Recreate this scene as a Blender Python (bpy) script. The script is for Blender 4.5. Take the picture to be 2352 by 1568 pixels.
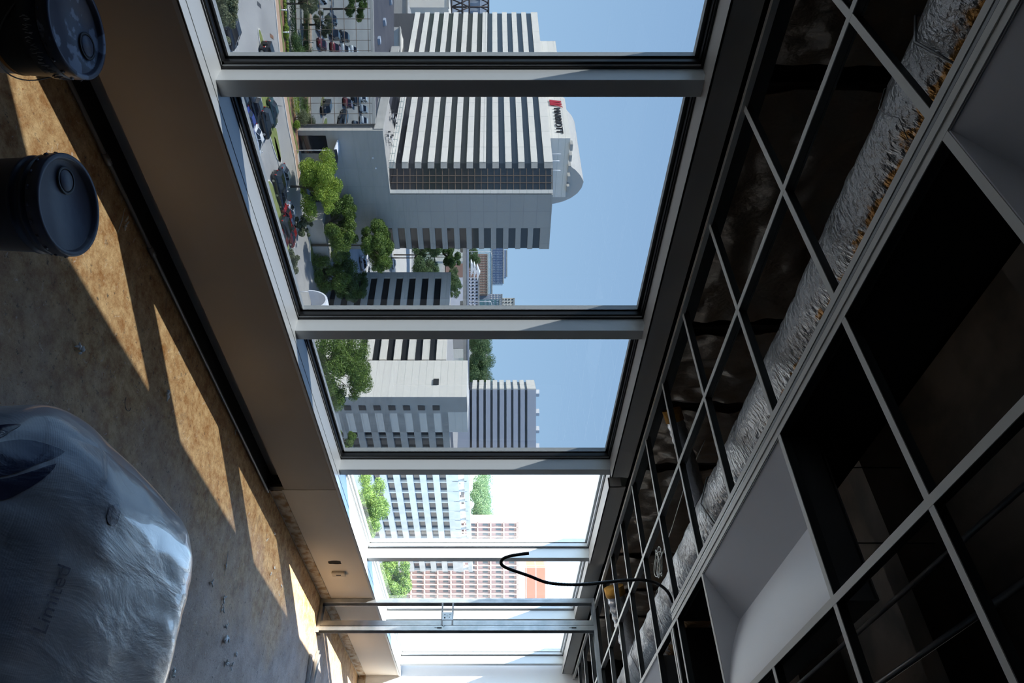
import bpy, math, random
import numpy as np
from math import sin, cos, pi, radians as R, sqrt, atan2
from mathutils import Vector, Matrix, noise

scene = bpy.context.scene
for o in list(bpy.data.objects):
    bpy.data.objects.remove(o)
COL = scene.collection

# ---------------------------------------------------------------- camera
FPX = 1580.0                      # focal length in pixels of a 2352 px wide frame
HOR = 1130.0                      # image column of the horizon
AZ = R(41.66)                     # optical axis turned from the window wall (+X) towards outside (+Y)
CA, SA = cos(AZ), sin(AZ)
EYE = 1.70
cam = bpy.data.cameras.new('camera')
cam.sensor_fit = 'HORIZONTAL'; cam.sensor_width = 36.0
cam.lens = FPX/2352*36.0
cam.shift_x = (1176-HOR)/2352
cam.clip_start = 0.02; cam.clip_end = 6000
camo = bpy.data.objects.new('camera', cam); COL.objects.link(camo)
camo.matrix_world = Matrix(((0, -SA, -CA, 0), (0, CA, -SA, 0), (1, 0, 0, EYE), (0, 0, 0, 1)))
scene.camera = camo

# ---------------------------------------------------------------- sun, sky, exposure
SUN_AZ = R(26.3); SUN_EL = R(52.3)     # sunlight travels (cos, -sin) over the floor
sd = Vector((cos(SUN_AZ)*cos(SUN_EL), -sin(SUN_AZ)*cos(SUN_EL), -sin(SUN_EL)))
sun = bpy.data.lights.new('sun', 'SUN'); sun.energy = 26.0; sun.angle = R(0.53); sun.color = (1, .95, .87)
suno = bpy.data.objects.new('sun', sun); COL.objects.link(suno)
suno.rotation_euler = sd.to_track_quat('-Z', 'Y').to_euler(); suno.location = (-30, 30, 60)
w = bpy.data.worlds.new('world'); scene.world = w; w.use_nodes = True
nt = w.node_tree; nt.nodes.clear()
tcw = nt.nodes.new('ShaderNodeTexCoord'); sxw = nt.nodes.new('ShaderNodeSeparateXYZ'); rw = nt.nodes.new('ShaderNodeValToRGB')
for el_, c_ in ((0.0, (.46, .70, .98)), (.10, (.33, .56, .95)), (.22, (.215, .43, .88)), (.38, (.14, .335, .78)), (1.0, (.075, .20, .52))):
    k_ = rw.color_ramp.elements[0] if el_ == 0 else rw.color_ramp.elements[1] if el_ == 1 else rw.color_ramp.elements.new(el_)
    k_.position = el_; k_.color = (*c_, 1)
nt.links.new(tcw.outputs['Generated'], sxw.inputs[0]); nt.links.new(sxw.outputs['Z'], rw.inputs[0])
sky = rw
bg = nt.nodes.new('ShaderNodeBackground'); bg.inputs[1].default_value = 5.6
wo = nt.nodes.new('ShaderNodeOutputWorld')
nt.links.new(sky.outputs[0], bg.inputs[0]); nt.links.new(bg.outputs[0], wo.inputs[0])
vs = scene.view_settings
scene.display_settings.display_device = 'sRGB'
vs.view_transform = 'Standard'; vs.look = 'None'; vs.gamma = 1.0; vs.exposure = 0.0; vs.use_curve_mapping = False

# ---------------------------------------------------------------- helpers
def mat(name, col, rough=.6, metal=0.0, spec=.5, bump=None, vary=None, coat=0.0):
    """bump=(scale,strength[,stretch]) noise bump, vary=(scale,colour2,lo,hi) noise colour mix"""
    m = bpy.data.materials.new(name); m.use_nodes = True
    t = m.node_tree; p = t.nodes['Principled BSDF']
    p.inputs['Base Color'].default_value = (*col, 1); p.inputs['Roughness'].default_value = rough
    p.inputs['Metallic'].default_value = metal; p.inputs['Specular IOR Level'].default_value = spec
    p.inputs['Coat Weight'].default_value = coat
    if bump or vary:
        tc = t.nodes.new('ShaderNodeTexCoord')
    if vary:
        n = t.nodes.new('ShaderNodeTexNoise'); n.inputs['Scale'].default_value = vary[0]; n.inputs['Detail'].default_value = 6
        r = t.nodes.new('ShaderNodeValToRGB'); r.color_ramp.elements[0].position = vary[2]; r.color_ramp.elements[1].position = vary[3]
        r.color_ramp.elements[0].color = (*col, 1); r.color_ramp.elements[1].color = (*vary[1], 1)
        t.links.new(tc.outputs['Object'], n.inputs['Vector']); t.links.new(n.outputs['Fac'], r.inputs[0])
        t.links.new(r.outputs[0], p.inputs['Base Color'])
    if bump:
        n = t.nodes.new('ShaderNodeTexNoise'); n.inputs['Scale'].default_value = bump[0]; n.inputs['Detail'].default_value = 4
        v = tc.outputs['Object']
        if len(bump) > 2:
            mp = t.nodes.new('ShaderNodeMapping'); mp.inputs['Scale'].default_value = bump[2]
            t.links.new(v, mp.inputs[0]); v = mp.outputs[0]
        b = t.nodes.new('ShaderNodeBump'); b.inputs['Strength'].default_value = bump[1]; b.inputs['Distance'].default_value = .02
        t.links.new(v, n.inputs['Vector']); t.links.new(n.outputs['Fac'], b.inputs['Height']); t.links.new(b.outputs[0], p.inputs['Normal'])
    return m

def seam_mat(name, col, seam, bw, bh, mortar=.012, rough=.7, offset=0.0):
    """panel joints over the UV map, in metres"""
    m = mat(name, col, rough); t = m.node_tree; p = t.nodes['Principled BSDF']
    uv = t.nodes.new('ShaderNodeUVMap'); b = t.nodes.new('ShaderNodeTexBrick')
    b.offset = offset; b.inputs['Scale'].default_value = 1; b.inputs['Brick Width'].default_value = bw; b.inputs['Row Height'].default_value = bh
    b.inputs['Mortar Size'].default_value = mortar; b.inputs['Mortar Smooth'].default_value = 0
    b.inputs['Color1'].default_value = (*col, 1); b.inputs['Color2'].default_value = (*[c*.95 for c in col], 1); b.inputs['Mortar'].default_value = (*seam, 1)
    t.links.new(uv.outputs[0], b.inputs['Vector']); t.links.new(b.outputs[0], p.inputs['Base Color'])
    return m

class MB:
    def __init__(s): s.v = []; s.f = []; s.uv = []; s.mi = []; s.sm = []
    def add(s, vs_, fs, uvs=None, mi=0, smooth=False):
        n = len(s.v); s.v += [tuple(p) for p in vs_]
        for k, f in enumerate(fs):
            s.f.append([n+i for i in f]); s.mi.append(mi); s.sm.append(smooth)
            s.uv.append(uvs[k] if uvs else [(0, 0)]*len(f))
    def box(s, a, b, mi=0):
        x0, y0, z0 = [min(a[i], b[i]) for i in range(3)]; x1, y1, z1 = [max(a[i], b[i]) for i in range(3)]
        s.add([(x0, y0, z0), (x1, y0, z0), (x1, y1, z0), (x0, y1, z0), (x0, y0, z1), (x1, y0, z1), (x1, y1, z1), (x0, y1, z1)],
              [(0, 3, 2, 1), (4, 5, 6, 7), (0, 1, 5, 4), (1, 2, 6, 5), (2, 3, 7, 6), (3, 0, 4, 7)],
              [[(x0, y0), (x0, y1), (x1, y1), (x1, y0)], [(x0, y0), (x1, y0), (x1, y1), (x0, y1)],
               [(x0, z0), (x1, z0), (x1, z1), (x0, z1)], [(y0, z0), (y1, z0), (y1, z1), (y0, z1)],
               [(x1, z0), (x0, z0), (x0, z1), (x1, z1)], [(y1, z0), (y0, z0), (y0, z1), (y1, z1)]], mi)
    def prism(s, pts, z0, z1, mi=0):
        """vertical prism over a footprint of (x,y), uv in metres"""
        n = len(pts)
        ar = sum(pts[i][0]*pts[(i+1) % n][1]-pts[(i+1) % n][0]*pts[i][1] for i in range(n))
        if ar < 0: pts = pts[::-1]
        vv = [(p[0], p[1], z0) for p in pts]+[(p[0], p[1], z1) for p in pts]
        fs = []; us = []; d = 0
        for i in range(n):
            j = (i+1) % n; L = math.hypot(pts[j][0]-pts[i][0], pts[j][1]-pts[i][1])
            fs.append((i, j, n+j, n+i)); us.append([(d, z0), (d+L, z0), (d+L, z1), (d, z1)]); d += L
        fs.append(tuple(range(n, 2*n))); us.append([(p[0], p[1]) for p in pts])
        fs.append(tuple(range(n-1, -1, -1))); us.append([(p[0], p[1]) for p in pts[::-1]])
        s.add(vv, fs, us, mi)
    def slab(s, p, q, z0, z1, th, out=0.0, mi=0):
        """upright slab from p to q, its face `out` proud of the line (to the right of p->q), th thick inwards"""
        dx, dy = q[0]-p[0], q[1]-p[1]; L = math.hypot(dx, dy); nx, ny = dy/L, -dx/L
        a = (p[0]+nx*out, p[1]+ny*out); b = (q[0]+nx*out, q[1]+ny*out)
        c = (b[0]-nx*th, b[1]-ny*th); e = (a[0]-nx*th, a[1]-ny*th)
        s.prism([a, b, c, e], z0, z1, mi)
    def tube(s, pts, r, n=8, cap=True, mi=0, smooth=True):
        pts = [Vector(p) for p in pts]; rr = r if isinstance(r, (list, tuple)) else [r]*len(pts)
        base = len(s.v); vv = []; up = None
        for i, p in enumerate(pts):
            d = (pts[min(i+1, len(pts)-1)]-pts[max(i-1, 0)]).normalized()
            if up is None:
                up = Vector((0, 0, 1)) if abs(d.z) < .9 else Vector((1, 0, 0))
            a = d.cross(up).normalized(); up = a.cross(d).normalized()
            for k in range(n):
                t = 2*pi*k/n; vv.append(p+(a*cos(t)+up*sin(t))*rr[i])
        fs = []
        for i in range(len(pts)-1):
            for k in range(n):
                k2 = (k+1) % n; fs.append((i*n+k, i*n+k2, (i+1)*n+k2, (i+1)*n+k))
        s.add(vv, fs, None, mi, smooth)
        if cap:
            s.f.append([base+k for k in range(n)][::-1]); s.f.append([base+(len(pts)-1)*n+k for k in range(n)])
            s.mi += [mi]*2; s.sm += [False]*2; s.uv += [[(0, 0)]*n]*2
    def lathe(s, prof, n=32, c=(0, 0, 0), mi=0, smooth=True):
        vv = []
        for (r, z) in prof:
            for k in range(n):
                t = 2*pi*k/n; vv.append((c[0]+r*cos(t), c[1]+r*sin(t), c[2]+z))
        fs = []
        for i in range(len(prof)-1):
            for k in range(n):
                k2 = (k+1) % n; fs.append((i*n+k, i*n+k2, (i+1)*n+k2, (i+1)*n+k))
        s.add(vv, fs, None, mi, smooth)
    def loft(s, secs, cap=True, mi=0, smooth=False):
        n = len(secs[0]); vv = [p for q in secs for p in q]; fs = []
        for i in range(len(secs)-1):
            for k in range(n):
                k2 = (k+1) % n; fs.append((i*n+k, i*n+k2, (i+1)*n+k2, (i+1)*n+k))
        if cap: fs += [tuple(range(n-1, -1, -1)), tuple((len(secs)-1)*n+k for k in range(n))]
        s.add(vv, fs, None, mi, smooth)
    def make(s, name, mats, parent=None, loc=None, rz=0, bevel=0):
        me = bpy.data.meshes.new(name); me.from_pydata(s.v, [], s.f); me.update()
        ul = me.uv_layers.new(name='UVMap')
        flat = [c for f in s.uv for u in f for c in u]
        if len(flat) == 2*len(me.loops): ul.data.foreach_set('uv', flat)
        mats = mats if isinstance(mats, (list, tuple)) else [mats]
        for m in mats: me.materials.append(m)
        me.polygons.foreach_set('material_index', s.mi); me.polygons.foreach_set('use_smooth', s.sm)
        o = bpy.data.objects.new(name, me); COL.objects.link(o)
        if parent: o.parent = parent
        if loc: o.location = loc
        o.rotation_euler[2] = rz
        if bevel:
            b = o.modifiers.new('bevel', 'BEVEL'); b.width = bevel; b.segments = 2; b.limit_method = 'ANGLE'
        return o

def tag(o, label, cat, group=None, kind=None):
    o['label'] = label; o['category'] = cat
    if group: o['group'] = group
    if kind: o['kind'] = kind
    return o
def thing(name, label, cat, loc=(0, 0, 0), rz=0, group=None):
    o = bpy.data.objects.new(name, None); COL.objects.link(o); o.location = loc; o.rotation_euler[2] = rz
    o.empty_display_size = .1
    return tag(o, label, cat, group)
def struct(o, label, cat='structure'):
    o['kind'] = 'structure'; o['label'] = label; o['category'] = cat; return o
def text_mesh(name, body, size, m, parent=None, extrude=.01, mw=None):
    cu = bpy.data.curves.new(name, 'FONT'); cu.body = body; cu.size = size; cu.extrude = extrude; cu.align_x = 'LEFT'
    tmp = bpy.data.objects.new(name, cu); COL.objects.link(tmp)
    bpy.context.view_layer.update()
    me = bpy.data.meshes.new_from_object(tmp.evaluated_get(bpy.context.evaluated_depsgraph_get()))
    bpy.data.objects.remove(tmp)
    me.materials.clear(); me.materials.append(m)
    o = bpy.data.objects.new(name, me); COL.objects.link(o)
    if mw is not None: o.matrix_world = mw
    if parent: o.parent = parent
    return o

# ---------------------------------------------------------------- materials
M = {}
M['alum'] = mat('aluminium', (.60, .62, .63), .42, .15, bump=(30, .03, (1, 1, .05)))
M['alum_dark'] = mat('dark_aluminium', (.30, .32, .33), .45, .2)
M['gasket'] = mat('black_gasket', (.008, .008, .009), .4)
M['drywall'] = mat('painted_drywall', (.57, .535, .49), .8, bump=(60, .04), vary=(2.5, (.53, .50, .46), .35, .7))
M['drywall_edge'] = mat('raw_gypsum', (.62, .58, .5), .9, vary=(14, (.36, .24, .13), .42, .62))
M['white_wall'] = mat('white_painted_wall', (.86, .86, .85), .8)
M['dark_wall'] = mat('dark_unfinished_wall', (.035, .033, .03), .9)
M['void'] = mat('dark_cavity', (.01, .01, .01), .9)
M['slab'] = mat('concrete_deck', (.10, .075, .055), .9, bump=(6, .3), vary=(3, (.05, .04, .03), .4, .6))
M['tee'] = mat('grid_paint', (.62, .61, .56), .5)
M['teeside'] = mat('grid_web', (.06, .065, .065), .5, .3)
M['steel'] = mat('galvanised_steel', (.52, .54, .56), .33, .75, bump=(40, .05, (1, 1, .08)), vary=(8, (.40, .43, .45), .4, .6))
M['steel_dark'] = mat('dull_steel', (.20, .20, .20), .45, .7)
M['beige'] = mat('beige_plastic', (.62, .56, .46), .5)
M['fascia'] = mat('fascia_metal', (.40, .38, .35), .5, .1)
M['reflector'] = mat('troffer_white', (.78, .78, .80), .45)
M['black_plastic'] = mat('black_plastic', (.03, .03, .032), .45)
M['lid'] = mat('blue_grey_lid', (.10, .095, .125), .40, bump=(14, .12), vary=(6, (.08, .078, .105), .45, .6))
M['lid_splash'] = mat('spattered_blue_lid', (.09, .095, .13), .36, vary=(9, (.34, .38, .47), .575, .60), bump=(10, .15))
M['bucket'] = mat('dark_bucket_plastic', (.045, .05, .075), .35, bump=(10, .05))
M['bucket_grey'] = mat('grey_bucket_plastic', (.45, .45, .46), .5)
M['orange'] = mat('orange_band', (.42, .16, .02), .5)
M['ink_white'] = mat('white_ink', (.55, .55, .56), .6)
M['ink_blue'] = mat('blue_ink', (.012, .02, .07), .5)
M['ink_grey'] = mat('blue_grey_ink', (.16, .18, .28), .5)
M['yellow'] = mat('yellow_insulation', (.45, .22, .03), .9, bump=(30, .4))
M['cable'] = mat('dark_armour_cable', (.055, .055, .06), .4, .5)
M['wire_white'] = mat('white_wire', (.62, .62, .58), .5)
M['scrap'] = mat('plaster_scrap', (.82, .82, .78), .8)
M['foam'] = mat('shaded_white_roll', (.42, .46, .55), .6)  # a white roll, its blue-grey shade put into the colour

def foil(name, col, rough, stretch=(1, 1, 1), strength=.7, scale=7):
    m = mat(name, col, rough, .85, bump=(scale, strength, stretch))
    return m
M['foil_wall'] = foil('foil_faced_insulation', (.66, .56, .46), .30, (1, 1, .6), 1.0, 14)
M['foil_duct'] = foil('foil_duct_wrap', (.33, .325, .32), .34, (2.0, 1, 1), 1.0, 26)
# orange-brown kraft showing at the low seam of the duct wrap
_t = M['foil_duct'].node_tree; _p = _t.nodes['Principled BSDF']
_tc = _t.nodes.new('ShaderNodeTexCoord'); _sx = _t.nodes.new('ShaderNodeSeparateXYZ'); _n = _t.nodes.new('ShaderNodeTexNoise'); _n.inputs['Scale'].default_value = 26
_a = _t.nodes.new('ShaderNodeMath'); _a.operation = 'MULTIPLY_ADD'; _a.inputs[1].default_value = .10
_r = _t.nodes.new('ShaderNodeValToRGB'); _r.color_ramp.elements[0].position = .500; _r.color_ramp.elements[1].position = .513; _a.inputs[1].default_value = .11; _n.inputs['Detail'].default_value = 8
_r.color_ramp.elements[0].color = (.34, .17, .05, 1); _r.color_ramp.elements[1].color = (.33, .325, .32, 1)
_b = _t.nodes.new('ShaderNodeMath'); _b.operation = 'MULTIPLY_ADD'; _b.inputs[1].default_value = 1.0; _b.inputs[2].default_value = .521
_c = _t.nodes.new('ShaderNodeMath'); _c.operation = 'MULTIPLY_ADD'; _c.inputs[1].default_value = .022; _t.links.new(_sx.outputs['X'], _c.inputs[0])
_t.links.new(_tc.outputs['Object'], _sx.inputs[0]); _t.links.new(_tc.outputs['Object'], _n.inputs['Vector'])
_t.links.new(_n.outputs['Fac'], _a.inputs[0]); _t.links.new(_sx.outputs['Y'], _a.inputs[2])
_t.links.new(_a.outputs[0], _b.inputs[0]); _t.links.new(_b.outputs[0], _c.inputs[2]); _t.links.new(_c.outputs[0], _r.inputs[0]); _t.links.new(_r.outputs[0], _p.inputs['Base Color'])

def glass_mat(name, tint, refl=.9):
    m = bpy.data.materials.new(name); m.use_nodes = True; t = m.node_tree; t.nodes.clear()
    tr = t.nodes.new('ShaderNodeBsdfTransparent'); tr.inputs[0].default_value = (*[sqrt(c) for c in tint], 1)
    gl = t.nodes.new('ShaderNodeBsdfGlossy'); gl.inputs['Roughness'].default_value = 0; gl.inputs[0].default_value = (refl, refl, refl, 1)
    fr = t.nodes.new('ShaderNodeFresnel'); fr.inputs[0].default_value = 1.42
    mx = t.nodes.new('ShaderNodeMixShader'); out = t.nodes.new('ShaderNodeOutputMaterial')
    ge = t.nodes.new('ShaderNodeNewGeometry')
    mt = t.nodes.new('ShaderNodeMath'); mt.operation = 'MULTIPLY'
    iv = t.nodes.new('ShaderNodeMath'); iv.operation = 'SUBTRACT'; iv.inputs[0].default_value = 1
    t.links.new(ge.outputs['Backfacing'], iv.inputs[1]); t.links.new(fr.outputs[0], mt.inputs[0]); t.links.new(iv.outputs[0], mt.inputs[1])
    t.links.new(mt.outputs[0], mx.inputs[0]); t.links.new(tr.outputs[0], mx.inputs[1]); t.links.new(gl.outputs[0], mx.inputs[2]); t.links.new(mx.outputs[0], out.inputs[0])
    return m
M['glass_tint'] = glass_mat('tinted_glass', (.132, .140, .146))
M['glass_clear'] = glass_mat('clear_glass', (.93, .96, .96))

# floor: grey slab with orange-brown adhesive residue, scratches and dark flecks
def floor_mat():
    m = mat('stained_concrete_floor', (.4, .3, .2), .7); t = m.node_tree; p = t.nodes['Principled BSDF']; L = t.links.new
    N = lambda k: t.nodes.new(k)
    tc = N('ShaderNodeTexCoord'); pos = tc.outputs['Object']
    def noise_(scale, detail=8, rough=.6, stretch=None, dist=0):
        n = N('ShaderNodeTexNoise'); n.inputs['Scale'].default_value = scale; n.inputs['Detail'].default_value = detail
        n.inputs['Roughness'].default_value = rough; n.inputs['Distortion'].default_value = dist; v = pos
        if stretch:
            mp = N('ShaderNodeMapping'); mp.inputs['Scale'].default_value = stretch; mp.inputs['Rotation'].default_value = (0, 0, .4)
            L(pos, mp.inputs[0]); v = mp.outputs[0]
        L(v, n.inputs['Vector']); return n.outputs['Fac']
    def ramp(src, a, ca, b, cb):
        r = N('ShaderNodeValToRGB'); r.color_ramp.elements[0].position = a; r.color_ramp.elements[1].position = b
        r.color_ramp.elements[0].color = (*ca, 1); r.color_ramp.elements[1].color = (*cb, 1); L(src, r.inputs[0]); return r.outputs[0]
    def mix(f, a, b, mode='MIX'):
        x = N('ShaderNodeMixRGB'); x.blend_type = mode
        for s_, v in zip(x.inputs, (f, a, b)):
            if hasattr(v, 'links'): L(v, s_)
            elif isinstance(v, tuple): s_.default_value = (*v, 1)
            else: s_.default_value = v
        return x.outputs[0]
    org = ramp(noise_(11, 12, .8), .38, (.36, .155, .04), .62, (.78, .54, .27))
    gry = ramp(noise_(4, 8, .6), .35, (.34, .265, .22), .7, (.55, .46, .405))
    sx = N('ShaderNodeSeparateXYZ'); L(pos, sx.inputs[0])
    # residue is thick near the wall (Y) and fades towards the room and the far end
    ma = N('ShaderNodeMath'); ma.operation = 'MULTIPLY_ADD'; ma.inputs[1].default_value = .75; ma.inputs[2].default_value = -1.15
    L(sx.outputs['Y'], ma.inputs[0])
    mb = N('ShaderNodeMath'); mb.operation = 'MULTIPLY_ADD'; mb.inputs[1].default_value = -.10; L(sx.outputs['X'], mb.inputs[0]); L(ma.outputs[0], mb.inputs[2])
    mc = N('ShaderNodeMath'); mc.operation = 'MULTIPLY_ADD'; mc.inputs[1].default_value = 1.3; L(noise_(1.3, 5), mc.inputs[0]); L(mb.outputs[0], mc.inputs[2])
    f = ramp(mc.outputs[0], .15, (0, 0, 0), .75, (1, 1, 1))
    c = mix(f, gry, org)
    c = mix(ramp(noise_(24, 8, .8), .575, (0, 0, 0), .63, (.85, .85, .85)), c, (.085, .07, .055))      # dark flecks
    c = mix(ramp(noise_(2.6, 10, .8, None, 1.2), .585, (0, 0, 0), .66, (.5, .5, .5)), c, (.20, .14, .09))
    c = mix(ramp(noise_(20, 7, .8, (1, .55, 1), 1.2), .60, (0, 0, 0), .66, (.7, .7, .7)), c, (.80, .72, .60))     # scuffs
    c = mix(ramp(noise_(60, 3, .6), .64, (0, 0, 0), .70, (.7, .7, .7)), c, (.34, .12, .03))
    L(c, p.inputs['Base Color'])
    b = N('ShaderNodeBump'); b.inputs['Strength'].default_value = .7; b.inputs['Distance'].default_value = .010
    L(noise_(45, 8, .7), b.inputs['Height']); L(b.outputs[0], p.inputs['Normal'])
    return m
M['floor'] = floor_mat()

# ---------------------------------------------------------------- room shell
XL, XR = -3.6, 9.35          # left and right ends of the room
YW = 2.64                    # inner face of the low window wall
YB = -7.0                    # back wall
ZS = .54                     # sill height
ZC = 2.735                   # ceiling grid
ZH = 2.60                    # underside of the window head
ZD = 4.0                     # structural deck
YM, YG, YO = 2.725, 2.82, 2.90   # mullion inner face, glazing pocket, outer face
MX = [-.127+1.5475*i for i in range(7)]      # left edges of the mullions
MW = .077
YFA = 2.647                   # window fascia

def S(name, mb, m, label, **k): return struct(mb.make(name, m, **k), label)
b = MB(); b.box((XL, YB, -.25), (XR+.2, YO+.1, 0)); S('floor', b, M['floor'], 'stained bare concrete floor with orange-brown adhesive residue')
b = MB(); b.box((XL, YB, ZD), (XR+.2, YO+.3, ZD+.3))
for x in np.arange(-3, 9.3, 1.55): b.box((x, YB, ZD-.32), (x+.16, YW+.2, ZD+.001))
S('ceiling', b, M['slab'], 'dark concrete deck high above the open ceiling grid')
b = MB(); b.box((XL-.2, YB, -.25), (XL, YO+.3, ZD)); S('wall_left', b, M['dark_wall'], 'dark wall at the left end of the room')
b = MB(); b.box((XL, YB-.2, -.25), (XR+.2, YB, ZD)); S('wall_back', b, M['dark_wall'], 'dark wall behind the camera')
b = MB(); b.box((XR, -1.6, 0), (XR+.2, YO+.0, ZC+.15)); S('wall_right', b, M['white_wall'], 'white sunlit end wall beyond the last window')
b = MB(); b.box((XR+.06, YB, 0), (XR+.2, -1.6, ZD)); b.box((XR+.06, -1.6, ZC+.15), (XR+.2, YO+.3, ZD)); S('wall_right_upper', b, M['dark_wall'], 'dark wall above the ceiling line at the far end')
# low wall: near section hangs above a black gap, far section reaches the floor
XS = 4.66
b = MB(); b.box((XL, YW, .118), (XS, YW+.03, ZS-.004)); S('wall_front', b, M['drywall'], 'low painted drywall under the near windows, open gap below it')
M['drywall2'] = mat('lit_cream_drywall', (.80, .75, .68), .8, bump=(60, .04), vary=(2.0, (.76, .72, .66), .35, .7))  # cream board lightened further, the far end's light put into its colour
b = MB(); b.box((XS+.012, YW, .0), (XR, YW+.03, ZS-.004)); S('wall_front_far', b, M['drywall2'], 'low cream drywall, lightened for the far light, under the far windows with thermostat')
b = MB(); b.box((XL, YW+.17, 0), (XR, YO, ZS-.004)); b.box((XS-.03, YW+.03, 0), (XS+.05, YW+.2, ZS-.01)); b.box((XL, YW+.03, .40), (XS, YW+.18, .43)); b.box((XL, YW-.028, .0005), (XS, YW+.18, .004)); S('wall_front_backing', b, M['void'], 'cavity behind the low window wall, its shade painted black')  # black floor strip and backing paint in the gap's shade
b = MB(); b.box((XS+.012, YW-.006, .012), (XR, YW+.001, .10)); S('baseboard_front', b, M['drywall_edge'], 'strip of torn gypsum and glue where the baseboard was removed')
b = MB(); b.box((XR-.008, 2.0, .012), (XR+.001, YW, .10)); S('baseboard_right', b, M['drywall_edge'], 'strip of bare gypsum at the foot of the end wall')
# unseen wall left of the first window, kept solid to hold the light down
b = MB(); b.box((XL, YW, ZS), (MX[0], YO, ZD)); S('wall_front_left', b, M['dark_wall'], 'unseen dark wall left of the first window, added solid to keep light out')
# building facade outside, above the head and below the sill
b = MB(); b.box((XL, YO-.03, ZH+.06), (XR+.2, YO+.1, ZD)); S('wall_front_upper', b, M['void'], 'dark exterior wall above the window head')
M['our_stone'] = mat('facade_stone', (.5, .48, .45), .8)
b = MB(); b.box((XL-12, YO-.15, -34.8), (XR+14, YO+.02, ZS-.15)); b.box((XL-12, YO-.15, ZD), (XR+14, YO+.02, ZD+8)); b.box((XL-12, YO-.15, -34.8), (XL-.2, YO+.02, ZD+4)); b.box((XR+.2, YO-.15, -34.8), (XR+14, YO+.02, ZD+4))
S('wall_exterior', b, M['our_stone'], 'stone outer wall of this building')

# sill: inner trim lip, sloping metal sill, outer frame
b = MB(); b.box((XL, YW-.012, ZS-.004), (XR, YW+.045, ZS+.004)); b.box((XL, YW-.012, ZS-.022), (XR, YW-.006, ZS)); S('trim_1', b, M['alum'], 'thin metal lip along the inner edge of the sill')
b = MB(); b.box((MX[0], YW+.048, ZS-.03), (XR, YO+.02, ZS+.006)); S('trim_2', b, M['alum'], 'broad brushed metal window sill reflecting the sky')
b = MB(); b.box((XL, YFA+.08, ZH), (XR, YO+.0, ZH+.06)); S('trim_3', b, M['fascia'], 'dark metal window head')
# fascia pocket pieces hung below the ceiling edge
for n_, (xa, xb) in enumerate([(XL, 4.50), (4.64, 6.02), (7.72, 9.30)]):
    b = MB(); b.box((xa, YFA, ZH-.01), (xb, YFA+.006, ZC-.02)); b.box((xa, YFA, ZH-.012), (xb, YFA+.085, ZH-.002)); b.box((xa, YFA, ZH-.012), (xa+.004, YFA+.08, ZC-.05))
    b.box((xb-.004, YFA, ZH-.012), (xb, YFA+.08, ZC-.05))
    S('trim_%d' % (4+n_), b, M['fascia'], ['long grey-brown metal fascia over the near windows', 'short metal fascia over the fourth window', 'metal fascia over the last window'][n_])
b = MB(); b.box((MX[0], YFA+.09, ZH+.05), (XR, YFA+.10, ZC+.01)); S('trim_7', b, M['fascia'], 'back of the blind pocket above the windows')

# mullions
for i, x in enumerate(MX[1:], 1):
    b = MB(); b.box((x, YM, ZS+.002), (x+MW, YO, ZH+.02))
    S('trim_%d' % (7+i), b, M['alum'], ['first', 'second', 'third', 'fourth', 'fifth', 'sixth'][i-1]+' aluminium mullion from the left', bevel=.002)
# windows: frame, black gasket, outer rail, pane
for i in range(6):
    x0, x1 = MX[i]+MW, MX[i+1]
    g = 'tinted' if i < 3 else 'clear'
    e = thing('window_%d' % (i+1), 'window %s of glass, %s from the left' % (g, ['first', 'second', 'third', 'fourth', 'fifth', 'sixth'][i]), 'window', (x0, YG, ZS))
    e['kind'] = 'structure'
    Wd, Hh = x1-x0, ZH-ZS
    def rect(b, y0, y1, a, c, zl=.0, left=True):
        b.box((a, y0, zl+a*.5), (a+c, y1, Hh-a*.3)) if left else None
        b.box((Wd-a-c, y0, zl+a*.5), (Wd-a, y1, Hh-a*.3))
        b.box((a, y0, zl+a*.5), (Wd-a, y1, zl+a*.5+c)); b.box((a, y0, Hh-c-a*.3), (Wd-a, y1, Hh-a*.3))
    f = MB(); rect(f, -.002, .018, 0, .010 if i < 3 else .005); f.make('gasket', M['gasket'], e)
    f = MB(); rect(f, .004, .03, .010, .006); f.make('glazing_bead', M['alum'], e)
    f = MB(); rect(f, .010, .036, .016, .012); f.make('inner_seal', M['gasket'] if i < 3 else M['alum'], e)  # clear windows: brighter light put into paler seal and outer frame colours
    f = MB(); rect(f, .044, .078, .002, .034); f.make('outer_frame', M['alum_dark'] if i < 3 else M['alum'], e)
    f = MB(); f.box((.004, .036, .004), (Wd-.004, .042, Hh-.004)); f.make('pane', M['glass_tint'] if i < 3 else M['glass_clear'], e)

# ---------------------------------------------------------------- ceiling grid
G = .6096; GX0 = 1.472; ROWS = [2.03, 1.41, .80, .19, -.42, -1.03, -1.64]
grid = thing('ceiling_grid', 'pale metal suspended ceiling grid with its tiles removed', 'ceiling grid', (0, 0, ZC))
def tee(b, p, q, along):
    w_ = .012
    if along == 'x':
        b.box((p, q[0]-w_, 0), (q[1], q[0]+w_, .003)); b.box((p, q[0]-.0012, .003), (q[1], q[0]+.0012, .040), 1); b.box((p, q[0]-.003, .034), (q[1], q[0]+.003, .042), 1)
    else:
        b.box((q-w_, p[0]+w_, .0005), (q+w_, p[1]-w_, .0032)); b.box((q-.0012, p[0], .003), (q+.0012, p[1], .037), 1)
for y in ROWS[:5]:
    b = MB(); tee(b, XL+.6, (y, XR), 'x'); b.make('main_tee', [M['tee'], M['teeside']], grid)
b = MB(); b.box((XL+.6, YW-.030, -.002), (XR, YW+.0, .001)); b.box((XL+.6, YW-.003, 0), (XR, YW, .03)); b.box((XL+.6, YW-.05, -.012), (XR, YW-.046, .012)); b.make('perimeter_angle', M['tee'], grid)
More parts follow.
